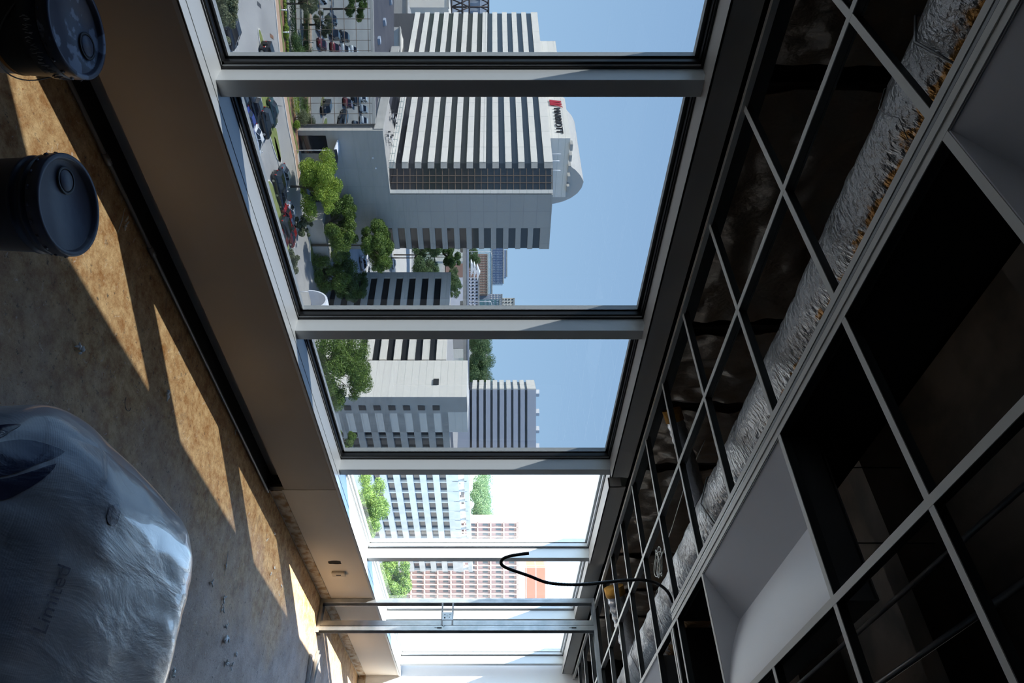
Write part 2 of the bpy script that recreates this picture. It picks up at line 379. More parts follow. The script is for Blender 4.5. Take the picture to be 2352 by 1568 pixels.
b = MB(); b.box((XL+.6, YW-.004, .004), (XR, YW+.0, .09)); b.make('perimeter_track', M['teeside'], grid)
rows = [YW-.02]+ROWS[:5]
for i in range(-5, 13):
    x = GX0+G*i
    for j in range(len(rows)-1):
        if i in (2, 6) and j == 2: continue      # the light fixture bridges this bay
        if i in (-2,) and j == 2: continue
        b = MB(); tee(b, (rows[j+1], rows[j]), x, 'y'); b.make('cross_tee', [M['tee'], M['teeside']], grid)
# gypsum angle remnants next to the perimeter
b = MB(); 
for (xa, xb) in [(1.9, 2.45), (2.5, 3.1), (3.14, 3.7), (3.75, 4.3), (4.35, 4.9)]: b.box((xa, YW-.047, -.010), (xb, YW-.032, .004))
tag(b.make('edge_batten', M['drywall_edge'], None, (0, 0, ZC)), 'broken strip of ceiling tile edge left on the perimeter above the windows', 'ceiling remnant')

# linear slot diffusers
def slot(L_, loc, rz, label):
    e = thing('slot_diffuser', label, 'air diffuser', loc, rz, 'linear slot diffusers in the ceiling grid')
    b = MB(); b.box((0, .058, -.004), (L_, .082, .002)); b.make('flange', M['tee'], e)
    b = MB(); b.box((0, .018, -.004), (L_, .040, .002)); b.make('flange', M['tee'], e)
    b = MB(); b.box((0, .044, -.002), (L_, .055, .03)); b.make('vane', M['steel_dark'], e)
    b = MB(); b.box((0, .016, .004), (L_, .020, .38)); b.box((0, .082, .004), (L_, .085, .06)); b.box((0, .016, .36), (L_, .085, .38)); b.make('plenum_box', M['void'], e)
    return e
slot(6.6, (-2.6, 1.405, ZC), 0, 'long slot diffuser running beside the foil duct')
slot(2.6, (4.00, 1.39, ZC), -pi/2, 'slot diffuser crossing the grid near the hanging cable')

# troffers
def troffer(loc, label):
    e = thing('troffer_light', label, 'ceiling light', loc, 0, 'recessed troffer lights')
    Lx, Ly = 1.195, .586
    b = MB(); n = 40; secs = []
    def prof(y):       # planar cove on the window side, curved reflector behind the crease
        t = y/Ly
        return .004+.125*(t/.625)**1.7 if t < .625 else .004+.125*(1-t)/.375
    ys = [Ly*k/n for k in range(n+1)]
    vv = [(0, y, prof(y)) for y in ys]+[(Lx, y, prof(y)) for y in ys]
    for (k0, k1) in ((0, 25), (25, 40)):
        m_ = k1-k0; q_ = [(0, y, prof(y)) for y in ys[k0:k1+1]]+[(Lx, y, prof(y)) for y in ys[k0:k1+1]]
        b.add(q_, [(k, k+1, m_+2+k, m_+1+k) for k in range(m_)], None, 0, True)
        b.add([(p[0], p[1], p[2]+.004) for p in q_], [(k+1, k, m_+1+k, m_+2+k) for k in range(m_)], None, 0, True)
    b.make('reflector', M['reflector'], e)
    for x in (0, Lx):
        b = MB(); q = [(x, y, prof(y)+.002) for y in ys]+[(x, Ly, 0), (x, 0, 0)]; q2 = [(p[0]+(.003 if x == 0 else -.003), p[1], p[2]) for p in q]
        b.loft([q, q2]); b.make('end_plate', M['reflector'], e)
    b = MB(); b.box((-.004, -.004, .0), (Lx+.004, -.0, .14)); b.box((-.004, Ly, 0), (Lx+.004, Ly+.004, .13)); b.box((-.004, 0, 0), (0, Ly, .13)); b.box((Lx, 0, 0), (Lx+.004, Ly, .13)); b.box((-.004, -.004, .138), (Lx+.004, Ly+.004, .143))
    b.make('housing', M['steel_dark'], e)
    return e
troffer((GX0+G+.012, .808, ZC+.003), 'white curved troffer light below the middle of the duct')
troffer((GX0+5*G+.012, .808, ZC+.003), 'white troffer light at the bottom edge beside the short slot diffuser')
troffer((GX0-3*G+.012, .808, ZC+.003), 'dim troffer light at the corner of the ceiling nearest the camera')

# main duct
def duct():
    e = thing('insulated_duct', 'silver foil-wrapped round duct above the ceiling grid', 'duct', (0, 1.73, 2.99))
    b = MB(); nx, nr = 420, 40; vv = []
    x0, x1 = -3.0, 9.2
    for i in range(nx+1):
        x = x0+(x1-x0)*i/nx
        jx = (x % 1.2)/1.2
        r0 = .195-.010*math.exp(-((jx-.5)/.03)**2)
        for k in range(nr):
            t = 2*pi*k/nr
            r = r0+.010*noise.noise((x*5, cos(t)*2.4, sin(t)*2.4+3))+.006*noise.noise((x*16, cos(t)*5, sin(t)*5))
            vv.append((x, r*cos(t), r*sin(t)))
    fs = [(i*nr+k, i*nr+(k+1) % nr, (i+1)*nr+(k+1) % nr, (i+1)*nr+k) for i in range(nx) for k in range(nr)]
    b.add(vv, fs, None, 0, True); b.make('foil_wrap', M['foil_duct'], e)
    for x in (-.2, 1.0, 2.2, 3.4, 4.6, 5.8, 7.0, 8.2):
        b = MB(); q = [(x+.02*sin(k*2.1), .204*cos(2*pi*k/24), .204*sin(2*pi*k/24)) for k in range(25)]; b.tube(q, .0013, 5); b.make('tie_wire', M['steel_dark'], e)
    for x in (-1.6, .8, 3.2, 5.6, 8.0):
        b = MB(); b.tube([(x, -.215, .9), (x, -.215, 0), (x, -.152, -.152), (x, 0, -.215), (x, .152, -.152), (x, .215, 0), (x, .215, .9)], .004, 5); b.make('hanger_strap', M['steel_dark'], e)
duct()

# foil-faced insulation boards on the outside wall above the ceiling
bx = [MX[0]-.05]+[x-.03 for x in MX[1:]]
k_ = 0
for i in range(len(bx)-1):
    a, c = bx[i]+.10, bx[i+1]-.02
    for (xa, xb) in (((a, c),) if i % 2 else ((a, (a+c)/2-.03), ((a+c)/2+.07, c))):
        b = MB(); n, m_ = 40, 30
        vv = []
        for j in range(m_+1):
            for q in range(n+1):
                x = xa+(xb-xa)*q/n; z = ZC+.10+(ZD-.33-ZC-.10)*j/m_
                d = .03*noise.noise((x*3, z*3, i))+.035*noise.noise((x*11, z*8, i+5))
                vv.append((x, YW+.12+d, z))
        b.add(vv, [(j*(n+1)+q, (j+1)*(n+1)+q, (j+1)*(n+1)+q+1, j*(n+1)+q+1) for j in range(m_) for q in range(n)], None, 0, True)
        b.box((xa, YW+.17, ZC+.1), (xb, YW+.2, ZD-.33), 0)
        k_ += 1
        tag(b.make('insulation_board', M['foil_wall']), 'crinkled dark foil insulation board above the windows, '+['first', 'second', 'third', 'fourth', 'fifth', 'sixth', 'seventh', 'eighth', 'ninth', 'tenth', 'eleventh'][k_-1]+' from the left', 'insulation', 'foil insulation boards above the windows')

# flexible ducts and collars, cable coil, conduits in the plenum
def flex(pts, r, label):
    e = thing('flexible_duct', label, 'duct', pts[0], 0, 'flexible ducts above the grid')
    P = [Vector(p)-Vector(pts[0]) for p in pts]; Q = []
    for i in range(len(P)-1):
        for k in range(14): Q.append(P[i].lerp(P[i+1], k/14))
    Q.append(P[-1]); rr = [r*(1+.06*sin(i*1.9)) for i in range(len(Q))]
    b = MB(); b.tube(Q, rr, 20); b.make('sleeve', M['foil_duct2'], e)
    b = MB(); d = (P[1]-P[0]).normalized(); b.tube([-d*.05, d*.03], r*1.08, 18); b.make('collar', M['yellow'], e)
M['foil_duct2'] = foil('flex_duct_foil', (.55, .56, .58), .35, (3, 3, 3), .6, 8)
flex([(3.60, 2.56, 2.86), (3.72, 2.42, 2.92), (3.9, 2.2, 3.0), (4.1, 1.95, 3.1)], .055, 'foil flexible duct above the third window')
flex([(6.25, 2.48, 2.83), (6.40, 2.25, 2.90), (6.52, 2.0, 2.97), (6.6, 1.9, 3.0)], .085, 'foil flexible duct above the metal stud partition')
b = MB()
rnd = random.Random(3)
for k in range(5):
    ph = rnd.random()*6; tx, ty = rnd.uniform(-.25, .25), rnd.uniform(-.25, .25); rr = .085+.012*k/5
    q = [(rr*cos(2*pi*j/28+ph)*1.0, rr*sin(2*pi*j/28+ph)+.01*k, tx*rr*cos(2*pi*j/28)+ty*rr*sin(2*pi*j/28)+.006*k) for j in range(28)]
    b.tube(q+[q[0]], .0035, 6)
b.tube([(-.09, 0, .0), (-.3, .12, .06), (-.7, .3, .12), (-1.0, .42, .2)], .0035, 6)
b.tube([(.02, .08, .0), (.1, .15, .12), (.3, .2, .6)], .0035, 6)
tag(b.make('cable_coil', M['wire_white'], None, (4.80, 2.10, 2.90)), 'coil of white wire lying above the ceiling grid', 'cable')
for n_, (y, z, x0, x1, r, lab) in enumerate([(.86, 3.35, -1, 9, .012, 'thin conduit run above the troffer light'), (.20, 3.5, -2, 9, .03, 'dark pipe high in the ceiling void'), (1.05, 3.3, -2, 4, .01, 'thin conduit near the long slot diffuser')]):
    b = MB(); b.tube([(x0, 0, 0), (x1, 0, 0)], r, 10); tag(b.make('conduit', M['steel_dark'], None, (0, y, z)), lab, 'conduit')
b = MB(); b.tube([(3.98, 1.54, 2.76), (4.02, 1.60, 2.73), (4.04, 1.74, 2.70), (4.0, 1.86, 2.56)], .01)
# hanging armoured cable
ctl = [(1545, 1382, 4.00), (1533, 1358, 3.98), (1510, 1340, 3.95), (1480, 1332, 3.92), (1440, 1332, 3.92), (1400, 1336, 3.92), (1350, 1341, 3.92), (1300, 1342, 3.92), (1255, 1337, 3.92), (1215, 1322, 3.92), (1180, 1310, 3.92), (1160, 1302, 3.92), (1151, 1294, 3.92), (1154, 1284, 3.92), (1170, 1277, 3.92), (1192, 1273, 3.92), (1215, 1270, 3.92)]
def at(px, py, D):      # a point at depth D (metres) along the camera's axis
    t = (py-784)/FPX*D; return Vector((D*CA+t*SA, D*SA-t*CA, EYE+(px-HOR)/FPX*D))
def smooth(P, n=8):
    Q = []
    for i in range(len(P)-1):
        p0, p1, p2, p3 = P[max(i-1, 0)], P[i], P[i+1], P[min(i+2, len(P)-1)]
        for k in range(n):
            t = k/n; Q.append(.5*((2*p1)+(p2-p0)*t+(2*p0-5*p1+4*p2-p3)*t*t+(3*p1-p0-3*p2+p3)*t**3))
    Q.append(P[-1]); return Q
Q = smooth([at(*c) for c in ctl], 14); base = Q[0].copy()
b = MB(); b.tube([q-base for q in Q], [.0085+.0012*(i % 2) for i in range(len(Q))], 10)
tag(b.make('armoured_cable', M['cable'], None, base), 'dark flexible armoured cable hanging in a hook from the ceiling', 'cable')

# ---------------------------------------------------------------- metal stud partition
XP = 6.80
part = thing('stud_partition', 'unfinished metal stud partition end standing against the window wall', 'partition', (XP, YW, 0))
def cee(b, y0, y1, zz0, zz1, fl=.042, lip=.008, t=.0012, dirn=1):
    # C stud: web faces the room, flanges along X
    b.box((0, y0, zz0), (.092, y0+t, zz1)) if False else None
def stud(y, open_to, nm='stud'):
    b = MB(); t = .0015; y1 = y+.042
    w0 = y if open_to > 0 else y1
    b.box((0, w0-t/2, .003), (.092, w0+t/2, 2.70))
    for x in (0, .092-t): b.box((x, y, .003), (x+t, y1, 2.70))
    o_ = y1 if open_to > 0 else y
    b.box((0, o_-t/2, .003), (.010, o_+t/2, 2.70)); b.box((.082, o_-t/2, .003), (.092, o_+t/2, 2.70))
    for k in (.3, .5, .7):       # rolled ribs on the narrow face
        b.box((-.0015, y+.042*k-.002, .003), (.0, y+.042*k+.002, 2.70))
    return b.make(nm, M['steel'], part)
stud(-.045, -1)
stud(-.262, 1); stud(-.310, -1)
b = MB(); b.box((-.003, -.33, 0), (.095, -.002, .0015)); b.box((-.003, -.33, 0), (-.0015, -.002, .032)); b.box((.0935, -.33, 0), (.095, -.002, .032)); b.make('bottom_track', M['steel'], part)
b = MB(); b.box((-.003, -4.2, 2.715), (.095, -.002, 2.7165)); b.box((-.003, -4.2, 2.683), (-.0015, -.002, 2.7165)); b.box((.0935, -4.2, 2.683), (.095, -.002, 2.7165)); b.make('top_track', M['steel'], part)
for (zz, yy) in ((1.17, -.29), (2.47, -.29)):
    b = MB(); b.box((-.0025, yy-.006, zz), (-.0008, yy+.006, zz+.045)); b.box((-.0025, yy-.002, zz-.025), (-.0008, yy+.002, zz)); b.make('knockout', M['void'], part)
jb = MB(); jb.box((-.005, -.215, 1.215), (.05, -.140, 1.318)); o_ = jb.make('electrical_box', M['steel'], part, bevel=.002)
jb = MB(); jb.box((-.004, -.262, 1.205), (-.001, -.045, 1.222)); jb.box((-.004, -.262, 1.308), (-.001, -.045, 1.325)); jb.make('box_bracket', M['steel_dark'], o_)
jb = MB()
for (yy, zz, rr) in ((-.195, 1.24, .008), (-.165, 1.24, .005), (-.19, 1.285, .004), (-.165, 1.29, .004), (-.178, 1.265, .003)):
    jb.tube([(-.0062, yy, zz), (-.0045, yy, zz)], rr, 12)
jb.make('knockout_hole', M['void'], o_)
b = MB(); pts = [(-.003, -.275+.008*sin(k*1.1), 1.215+.0045*k+.004*sin(k*2)) for k in range(8)]; b.tube(pts, .0012, 5); b.make('pencil_mark', M['void'], part)

# thermostat and hole in the drywall
def wallpt(px, py, y=YW):      # point on the window-wall plane
    t = (py-784)/FPX; D = y/(SA-t*CA); return D*(CA+t*SA), EYE+(px-HOR)/FPX*D
x, z = wallpt(778, 1315); tm = thing('thermostat', 'small beige thermostat on the low far wall', 'thermostat', (x, YW, z))
b = MB(); b.box((-.040, -.024, -.060), (.040, -.0, .060)); b.make('housing', M['beige'], tm, bevel=.004)
b = MB(); b.box((-.008, -.0255, -.020), (.008, -.0235, .024)); b.make('dial_slot', M['black_plastic'], tm)
x, z = wallpt(769, 1291); b = MB(); rnd = random.Random(5)
pp = [(.034*cos(t)*(1+.15*rnd.uniform(-1, 1)), .056*max(-1, min(1, 1.6*sin(t)))*(1+.08*rnd.uniform(-1, 1))) for t in [2*pi*k/22 for k in range(22)]]
b.loft([[(p[0], -.0015, p[1]) for p in pp], [(p[0], .0, p[1]) for p in pp]])
tag(b.make('wall_cutout', M['void'], None, (x, YW-.0005, z)), 'ragged dark hole cut in the drywall beside the thermostat', 'hole')

# conduit on the floor along the wall, with couplings and a strap
pc = thing('floor_conduit', 'grey metal conduit lying along the foot of the window wall', 'conduit', (0, YW-.045, .016))
b = MB(); b.tube([(-1.5, 0, 0), (4.62, 0, 0)], .0095, 12); b.make('pipe', M['steel_dark'], pc)
for px, py in ((258, 365), (372, 578), (150, 150)):
    x, _ = wallpt(px, py, YW-.045); b = MB(); b.tube([(x-.028, 0, 0), (x+.028, 0, 0)], .0135, 12); b.tube([(x, -.002, 0), (x, -.002, .018)], .004, 6); b.make('coupling', M['steel_dark'], pc)

# ---------------------------------------------------------------- buckets
def bucket(loc, rz, r, h, lidm, body, label, kind):
    e = thing('paint_bucket', label, 'bucket', loc, rz, 'plastic buckets on the floor')
    b = MB(); b.lathe([(0, 0), (r*.84, 0), (r*.86, .006), (r*.955, h-.10), (r*.965, h-.098), (r*.99, h-.095), (r*.99, h-.085), (r*.95, h-.083), (r*.96, h-.065), (r*1.0, h-.062), (r*1.0, h-.05), (r*.955, h-.048), (r*.965, h-.02), (0, h-.02)], 64)
    body_ = b.make('body', body, e)
    b = MB(); b.lathe([(r*.97, h-.036), (r*1.035, h-.036), (r*1.04, h-.004), (r*1.025, h), (r*.955, h), (r*.93, h-.004), (r*.915, h-.014), (r*.90, h-.017), (0, h-.017)], 72)
    ld = b.make('lid', lidm, e)
    cx, cy = -r*.50, r*.08
    b = MB(); b.lathe([(.036, 0), (.036, .005), (.043, .005), (.043, 0)], 32, (cx, cy, h-.017)); b.make('spout_groove', M['black_plastic'], ld)
    b = MB(); b.lathe([(0, .006), (.030, .006), (.034, .003), (.034, 0)], 32, (cx, cy, h-.017)); b.make('spout_cap', lidm, ld)
    for k in range(20):
        b = MB(); t = 2*pi*k/20; p = Vector((r*1.037*cos(t), r*1.037*sin(t), h-.030)); d = Vector((-sin(t), cos(t), 0)); b.tube([p-d*.006, p+d*.006], .004, 5); b.make('lid_tab', lidm, ld)
    # wire handle hanging down
    q = [(r*1.0*cos(t), r*1.0*sin(t)*1.06, h-.075-.13*max(0, sin(t))) for t in [pi*k/24 for k in range(25)]]
    b = MB(); b.tube(q, .0022, 6); b.make('handle', M['steel_dark'], e)
    return e
b1 = bucket((.972, 2.20, 0), R(-151), .150, .385, M['lid_splash'], M['bucket_grey'], 'bucket with a spattered lid and printed skirt, beside the window wall', 1)
b = MB(); b.lathe([(.1415, .19), (.1475, .285), (.1475, .287), (.1405, .19)], 64); b.make('black_wrap', M['black_plastic'], b1)
b = MB(); b.lathe([(.1405, .178), (.1422, .178), (.1425, .190), (.1405, .190)], 64); b.make('orange_stripe', M['orange'], b1)
b = MB(); b.lathe([(.1505, .290), (.1535, .290), (.1540, .345), (.1505, .345)], 64); sk = b.make('dark_skirt', M['bucket'], b1)
rnd = random.Random(9); b = MB()
for k in range(46):          # worn white print round the skirt
    t = R(151)+2*pi*k/46*.55-2.2
    for j in range(2):
        z0_ = .300+rnd.random()*.02; z1_ = z0_+.010+rnd.random()*.012; tt = t+rnd.uniform(-.02, .02); t2 = tt+rnd.uniform(-.04, .04)
        b.tube([(.1543*cos(tt), .1543*sin(tt), z0_), (.1545*cos(t2), .1545*sin(t2), z1_)], .0016, 4)
b.make('worn_print', M['ink_white'], sk)
b2 = bucket((1.315, 1.735, 0), R(-39), .152, .392, M['lid'], M['bucket'], 'dark blue bucket with a clean round spout cap, nearer the camera', 2)

# ---------------------------------------------------------------- plastic-wrapped insulation bale
def plastic_mat(name='crinkled_plastic', ca=(.30, .33, .41), cb=(.52, .55, .61)):
    m = mat(name, (.46, .49, .56), .28, 0, .6, coat=.35); t = m.node_tree; p = t.nodes['Principled BSDF']; L = t.links.new
    tc = t.nodes.new('ShaderNodeTexCoord')
    mp = t.nodes.new('ShaderNodeMapping'); mp.inputs['Scale'].default_value = (1.6, 5, 3); mp.inputs['Rotation'].default_value = (0, 0, -.9); L(tc.outputs['Object'], mp.inputs[0])
    n = t.nodes.new('ShaderNodeTexNoise'); n.inputs['Scale'].default_value = 2.2; n.inputs['Detail'].default_value = 8; n.inputs['Roughness'].default_value = .55; n.inputs['Distortion'].default_value = .6; L(mp.outputs[0], n.inputs['Vector'])
    n2 = t.nodes.new('ShaderNodeTexWave'); n2.inputs['Scale'].default_value = 60; n2.inputs['Distortion'].default_value = 1; L(tc.outputs['Object'], n2.inputs['Vector'])
    a = t.nodes.new('ShaderNodeMath'); a.operation = 'MULTIPLY_ADD'; a.inputs[1].default_value = .02; L(n2.outputs['Fac'], a.inputs[0]); L(n.outputs['Fac'], a.inputs[2])
    b_ = t.nodes.new('ShaderNodeBump'); b_.inputs['Strength'].default_value = .5; b_.inputs['Distance'].default_value = .012; L(a.outputs[0], b_.inputs['Height']); L(b_.outputs[0], p.inputs['Normal'])
    r = t.nodes.new('ShaderNodeValToRGB'); r.color_ramp.elements[0].position = .35; r.color_ramp.elements[1].position = .65
    r.color_ramp.elements[0].color = (*ca, 1); r.color_ramp.elements[1].color = (*cb, 1)
    n3 = t.nodes.new('ShaderNodeTexNoise'); n3.inputs['Scale'].default_value = 4; n3.inputs['Detail'].default_value = 6; L(tc.outputs['Object'], n3.inputs['Vector']); L(n3.outputs['Fac'], r.inputs[0]); L(r.outputs[0], p.inputs['Base Color'])
    return m
M['plastic'] = plastic_mat()
M['ink_blue'] = plastic_mat('blue_ink', (.010, .016, .06), (.016, .028, .10)); M['ink_grey'] = plastic_mat('blue_grey_ink', (.11, .125, .20), (.16, .18, .27))
BC = (1.735, .485, 0); BH = (.53, .57, .385)
def bale_pt(u, v, w_, off=0):
    """point on the rounded bale in the direction of cube point (u,v,w) in [-1,1]"""
    rr = .24+.10*max(0, min(1, -u*1.6)); rad = Vector((rr, rr, .15))
    h = Vector(BH); p = Vector((u*h.x, v*h.y, w_*h.z)); c = Vector((max(-h.x+.34, min(h.x-.24, p.x)), max(-h.y+rr, min(h.y-rr, p.y)), max(-h.z+rad.z, min(h.z-rad.z, p.z))))
    d = Vector([(p[i]-c[i])/rad[i] for i in range(3)])
    if d.length > 1e-6: q = c+Vector([d.normalized()[i]*rad[i] for i in range(3)]); n_ = d.normalized()
    else: q = p; n_ = Vector((0, 0, 1 if w_ > 0 else -1))
    q.z += .03*(1-u*u)*(1-v*v)*(1 if w_ > 0 else 0)
    s = .008*noise.noise((q.x*4, q.y*4, q.z*4))+.004*noise.noise((q.x*6+3*q.y, q.y*22, q.z*12))*min(1, abs(u)+abs(v))
    return q+n_*(s+off)
bl = thing('insulation_bale', 'large plastic-wrapped bale of insulation with blue print, in the foreground', 'bale', BC, R(5))
b = MB(); N_ = 90
for ax in range(3):
    for sg in (-1, 1):
        vv = []
        for i in range(N_+1):
            for j in range(N_+1):
                a_, c_ = -1+2*i/N_, -1+2*j/N_
                q = [0, 0, 0]; q[ax] = sg; q[(ax+1) % 3] = a_*sg; q[(ax+2) % 3] = c_
                p = bale_pt(*q); p.z += BH[2]; vv.append(p)
        b.add(vv, [(i*(N_+1)+j, (i+1)*(N_+1)+j, (i+1)*(N_+1)+j+1, i*(N_+1)+j+1) for i in range(N_) for j in range(N_)], None, 0, True)
wrap_ = b.make('wrap', M['plastic'], bl)
from mathutils.bvhtree import BVHTree
_me = wrap_.data; _mw = Matrix.Translation(BC) @ Matrix.Rotation(R(5), 4, 'Z'); _mi = _mw.inverted()
_bvh = BVHTree.FromPolygons([_mw @ v.co for v in _me.vertices], [tuple(p.vertices) for p in _me.polygons])
def on_bale(px, py, off=.0018):       # where a print mark sits on the curved bale, in bale coordinates
    t = (py-784)/FPX; d = Vector((CA+t*SA, SA-t*CA, (px-HOR)/FPX)).normalized(); h, n_, _i, _d = _bvh.ray_cast(Vector((0, 0, EYE)), d)
    if h is None: return None
    return _mi @ (h+n_*off*(1 if n_.dot(d) < 0 else -1))
def patch(name, outline, m):
    """printed mark following the bale; concentric rings keep it on the curved surface"""
    b = MB(); c = (sum(p[0] for p in outline)/len(outline), sum(p[1] for p in outline)/len(outline)); K = 14; vv = []
    for r_ in range(K+1):
        for p in outline: vv.append(on_bale(c[0]+(p[0]-c[0])*r_/K, c[1]+(p[1]-c[1])*r_/K))
    L_ = len(outline)
    b.add(vv, [(r_*L_+k, r_*L_+(k+1) % L_, (r_+1)*L_+(k+1) % L_, (r_+1)*L_+k) for r_ in range(K) for k in range(L_)], None, 0, True)
    return b.make(name, m, bl)
def poly(pts, n=6):
    q = smooth([Vector((*p, 0)) for p in pts+[pts[0]]], n)[:-1]; return [(p.x, p.y) for p in q]
patch('leaf_logo', poly([(-60, 1040), (-20, 1022), (12, 1014), (45, 1010), (80, 1013), (115, 1023), (148, 1038), (115, 1055), (75, 1070), (40, 1085), (5, 1094), (-40, 1098)], 2), M['ink_blue'])
patch('leaf_logo', poly([(-60, 1104), (2, 1100), (40, 1092), (85, 1078), (128, 1065), (110, 1090), (80, 1112), (45, 1132), (8, 1148), (-50, 1150)], 2), M['ink_blue'])
patch('leaf_logo', poly([(-50, 978), (0, 977), (20, 975), (48, 976), (25, 990), (2, 1005), (-50, 1018)], 2), M['ink_blue'])
patch('ink_blot', poly([(252, 1162), (270, 1158), (275, 1180), (265, 1204), (250, 1204), (244, 1185)]), M['ink_grey'])
def bale_text(body, p0, p1, hgt, m):
    a = Vector(p0); c = Vector(p1); d = (c-a).normalized(); n_ = Vector((d.y, -d.x))
    cu = bpy.data.curves.new('t', 'FONT'); cu.body = body; cu.size = 1; cu.resolution_u = 4
    tmp = bpy.data.objects.new('t', cu); COL.objects.link(tmp); bpy.context.view_layer.update()
    me = bpy.data.meshes.new_from_object(tmp.evaluated_get(bpy.context.evaluated_depsgraph_get())); bpy.data.objects.remove(tmp)
    w_ = max(v.co.x for v in me.vertices); s = (c-a).length/w_
    for v in me.vertices:
        q = a+d*v.co.x*s+n_*v.co.y*hgt; v.co = on_bale(q.x, q.y, .003)
    me.name = 'printed_word'; me.materials.clear(); me.materials.append(m)
    o = bpy.data.objects.new('printed_word', me); COL.objects.link(o); o.parent = bl
    return o
bale_text('Limited', (100, 1460), (160, 1305), 46, M['ink_grey'])

# ---------------------------------------------------------------- scraps on the floor, roll on the sill, steel offcuts
def floorpt(px, py, z=0.0):
    D = FPX*(z-EYE)/(px-HOR); t = (py-784)/FPX*D; return Vector((D*CA+t*SA, D*SA-t*CA, z))
rnd = random.Random(11)
where = {0: 'in the far sunlight', 1: 'in the shade of the bale'}
CR = [(628, 1304, 1.0, 'by the near edge of the far sun patch'), (620, 1320, .8, 'second of the pair near the far sun patch'), (645, 1346, .9, 'in the shade left of the stud partition'), (640, 1366, .7, 'small, level with the first metal stud'),
      (516, 1300, 1.0, 'beside the pale splinter'), (512, 1375, 1.3, 'first of the row leading away from the splinter'), (510, 1395, 1.1, 'second of the row leading away from the splinter'), (515, 1465, 2.4, 'largest and most ragged, right of the bale'),
      (540, 1500, 1.2, 'just beyond the largest ragged one'), (518, 1520, 1.4, 'below the largest ragged one in the photo'), (395, 1545, 1.6, 'rounded, closest to the bale'), (483, 1337, 1.1, 'slender, near the bright shoulder of the bale'),
      (517, 1440, 1.0, 'just above the largest ragged one in the photo'), (538, 990, 1.0, 'curled, between the wall and the sun patches'), (382, 900, 1.8, 'flat, at the edge of the middle sun patch'), (182, 803, 1.6, 'alone on the dark floor between bucket and bale'),
      (284, 515, 1.2, 'near the thin splinter by the dark blue bucket'), (612, 1240, .8, 'in the far shade beside the wall'), (630, 1225, .7, 'close to the seam in the low wall'), (530, 1530, 1.0, 'nearest the bottom-right corner')]
for k, (px, py, s, lab) in enumerate(CR):
    b = MB(); p = floorpt(px, py)
    for j in range(5):
        s_ = s*.62; a_ = rnd.random()*6.3; L_ = (.010+.014*rnd.random())*s_; c_ = Vector((rnd.uniform(-1, 1)*.010*s, rnd.uniform(-1, 1)*.010*s, .005*s))
        d = Vector((cos(a_), sin(a_), rnd.uniform(0, .4))); b.tube([c_, c_+d*L_, c_+d*L_*1.8+Vector((0, 0, -.002))], [.005*s_, .006*s_, .002*s_], 6)
    tag(b.make('plaster_scrap', M['scrap'], None, (p.x, p.y, .0015)), 'pale plaster crumb on the floor, '+lab, 'debris', 'plaster crumbs on the floor')
for k, (p0, p1, lab) in enumerate([((523, 1265), (514, 1322), 'thin pale splinter on the floor beside the bale'), ((269, 535), (285, 478), 'thin pale splinter on the floor near the dark blue bucket')]):
    a_, c_ = floorpt(*p0), floorpt(*p1); b = MB(); b.tube([(0, 0, .003), (c_-a_)*.5+Vector((0, 0, .006)), (c_-a_)+Vector((0, 0, .003))], [.001, .003, .001], 5)
    tag(b.make('wood_splinter', M['scrap'], None, a_), lab, 'splinter')
a_ = floorpt(288, 912); q = [floorpt(*p)-a_+Vector((0, 0, .003)) for p in [(288, 912), (286, 922), (286, 932), (290, 942), (296, 943), (299, 936)]]
b = MB(); b.tube(smooth(q, 5), .0013, 6); tag(b.make('wire_hook', M['cable'], None, a_), 'short hooked black wire on the floor in front of the bale', 'wire')
p = floorpt(892, 1437, ZS+.008); b = MB(); b.lathe([(.018, 0), (.050, 0), (.050, .30), (.018, .30), (.018, 0)], 28)
tag(b.make('paper_roll', M['foam'], None, (p.x, YW+.125, ZS+.0065)), 'white paper roll, its shade painted blue-grey, standing on end on the far sill', 'roll')
# offcuts of steel track on the floor at the far right
def offcut(p0, p1, w_, label, h=.03):
    a_, c_ = floorpt(*p0), floorpt(*p1); L_ = (c_-a_).length; e = MB()
    e.box((0, -w_/2, 0), (L_, w_/2, .0015)); e.box((0, -w_/2, 0), (L_, -w_/2+.0015, h)); e.box((0, w_/2-.0015, 0), (L_, w_/2, h))
    tag(e.make('steel_offcut', M['steel'], None, (a_.x, a_.y, .002), atan2(c_.y-a_.y, c_.x-a_.x)), label, 'steel offcut')
offcut((728, 1498), (708, 1590), .07, 'bright steel track offcut lying on the floor at the far right')
offcut((712, 1502), (700, 1585), .045, 'narrow steel offcut beside the wider one on the floor', .02)

# ================================================================ OUTSIDE
SC = .85                                   # plan units -> metres
GZ = -43.0                                 # street level below the eye, plan units
def P2(D, r): return ((D*CA+r*SA)*SC, (D*SA-r*CA)*SC)
def Z(z): return EYE+z*SC
def gp(px, py, z=GZ):                      # where a level surface passes behind a photo point
    D = FPX*z/(px-HOR); return D, (py-784)/FPX*D
def W(D, r, z): x, y = P2(D, r); return Vector((x, y, Z(z)))

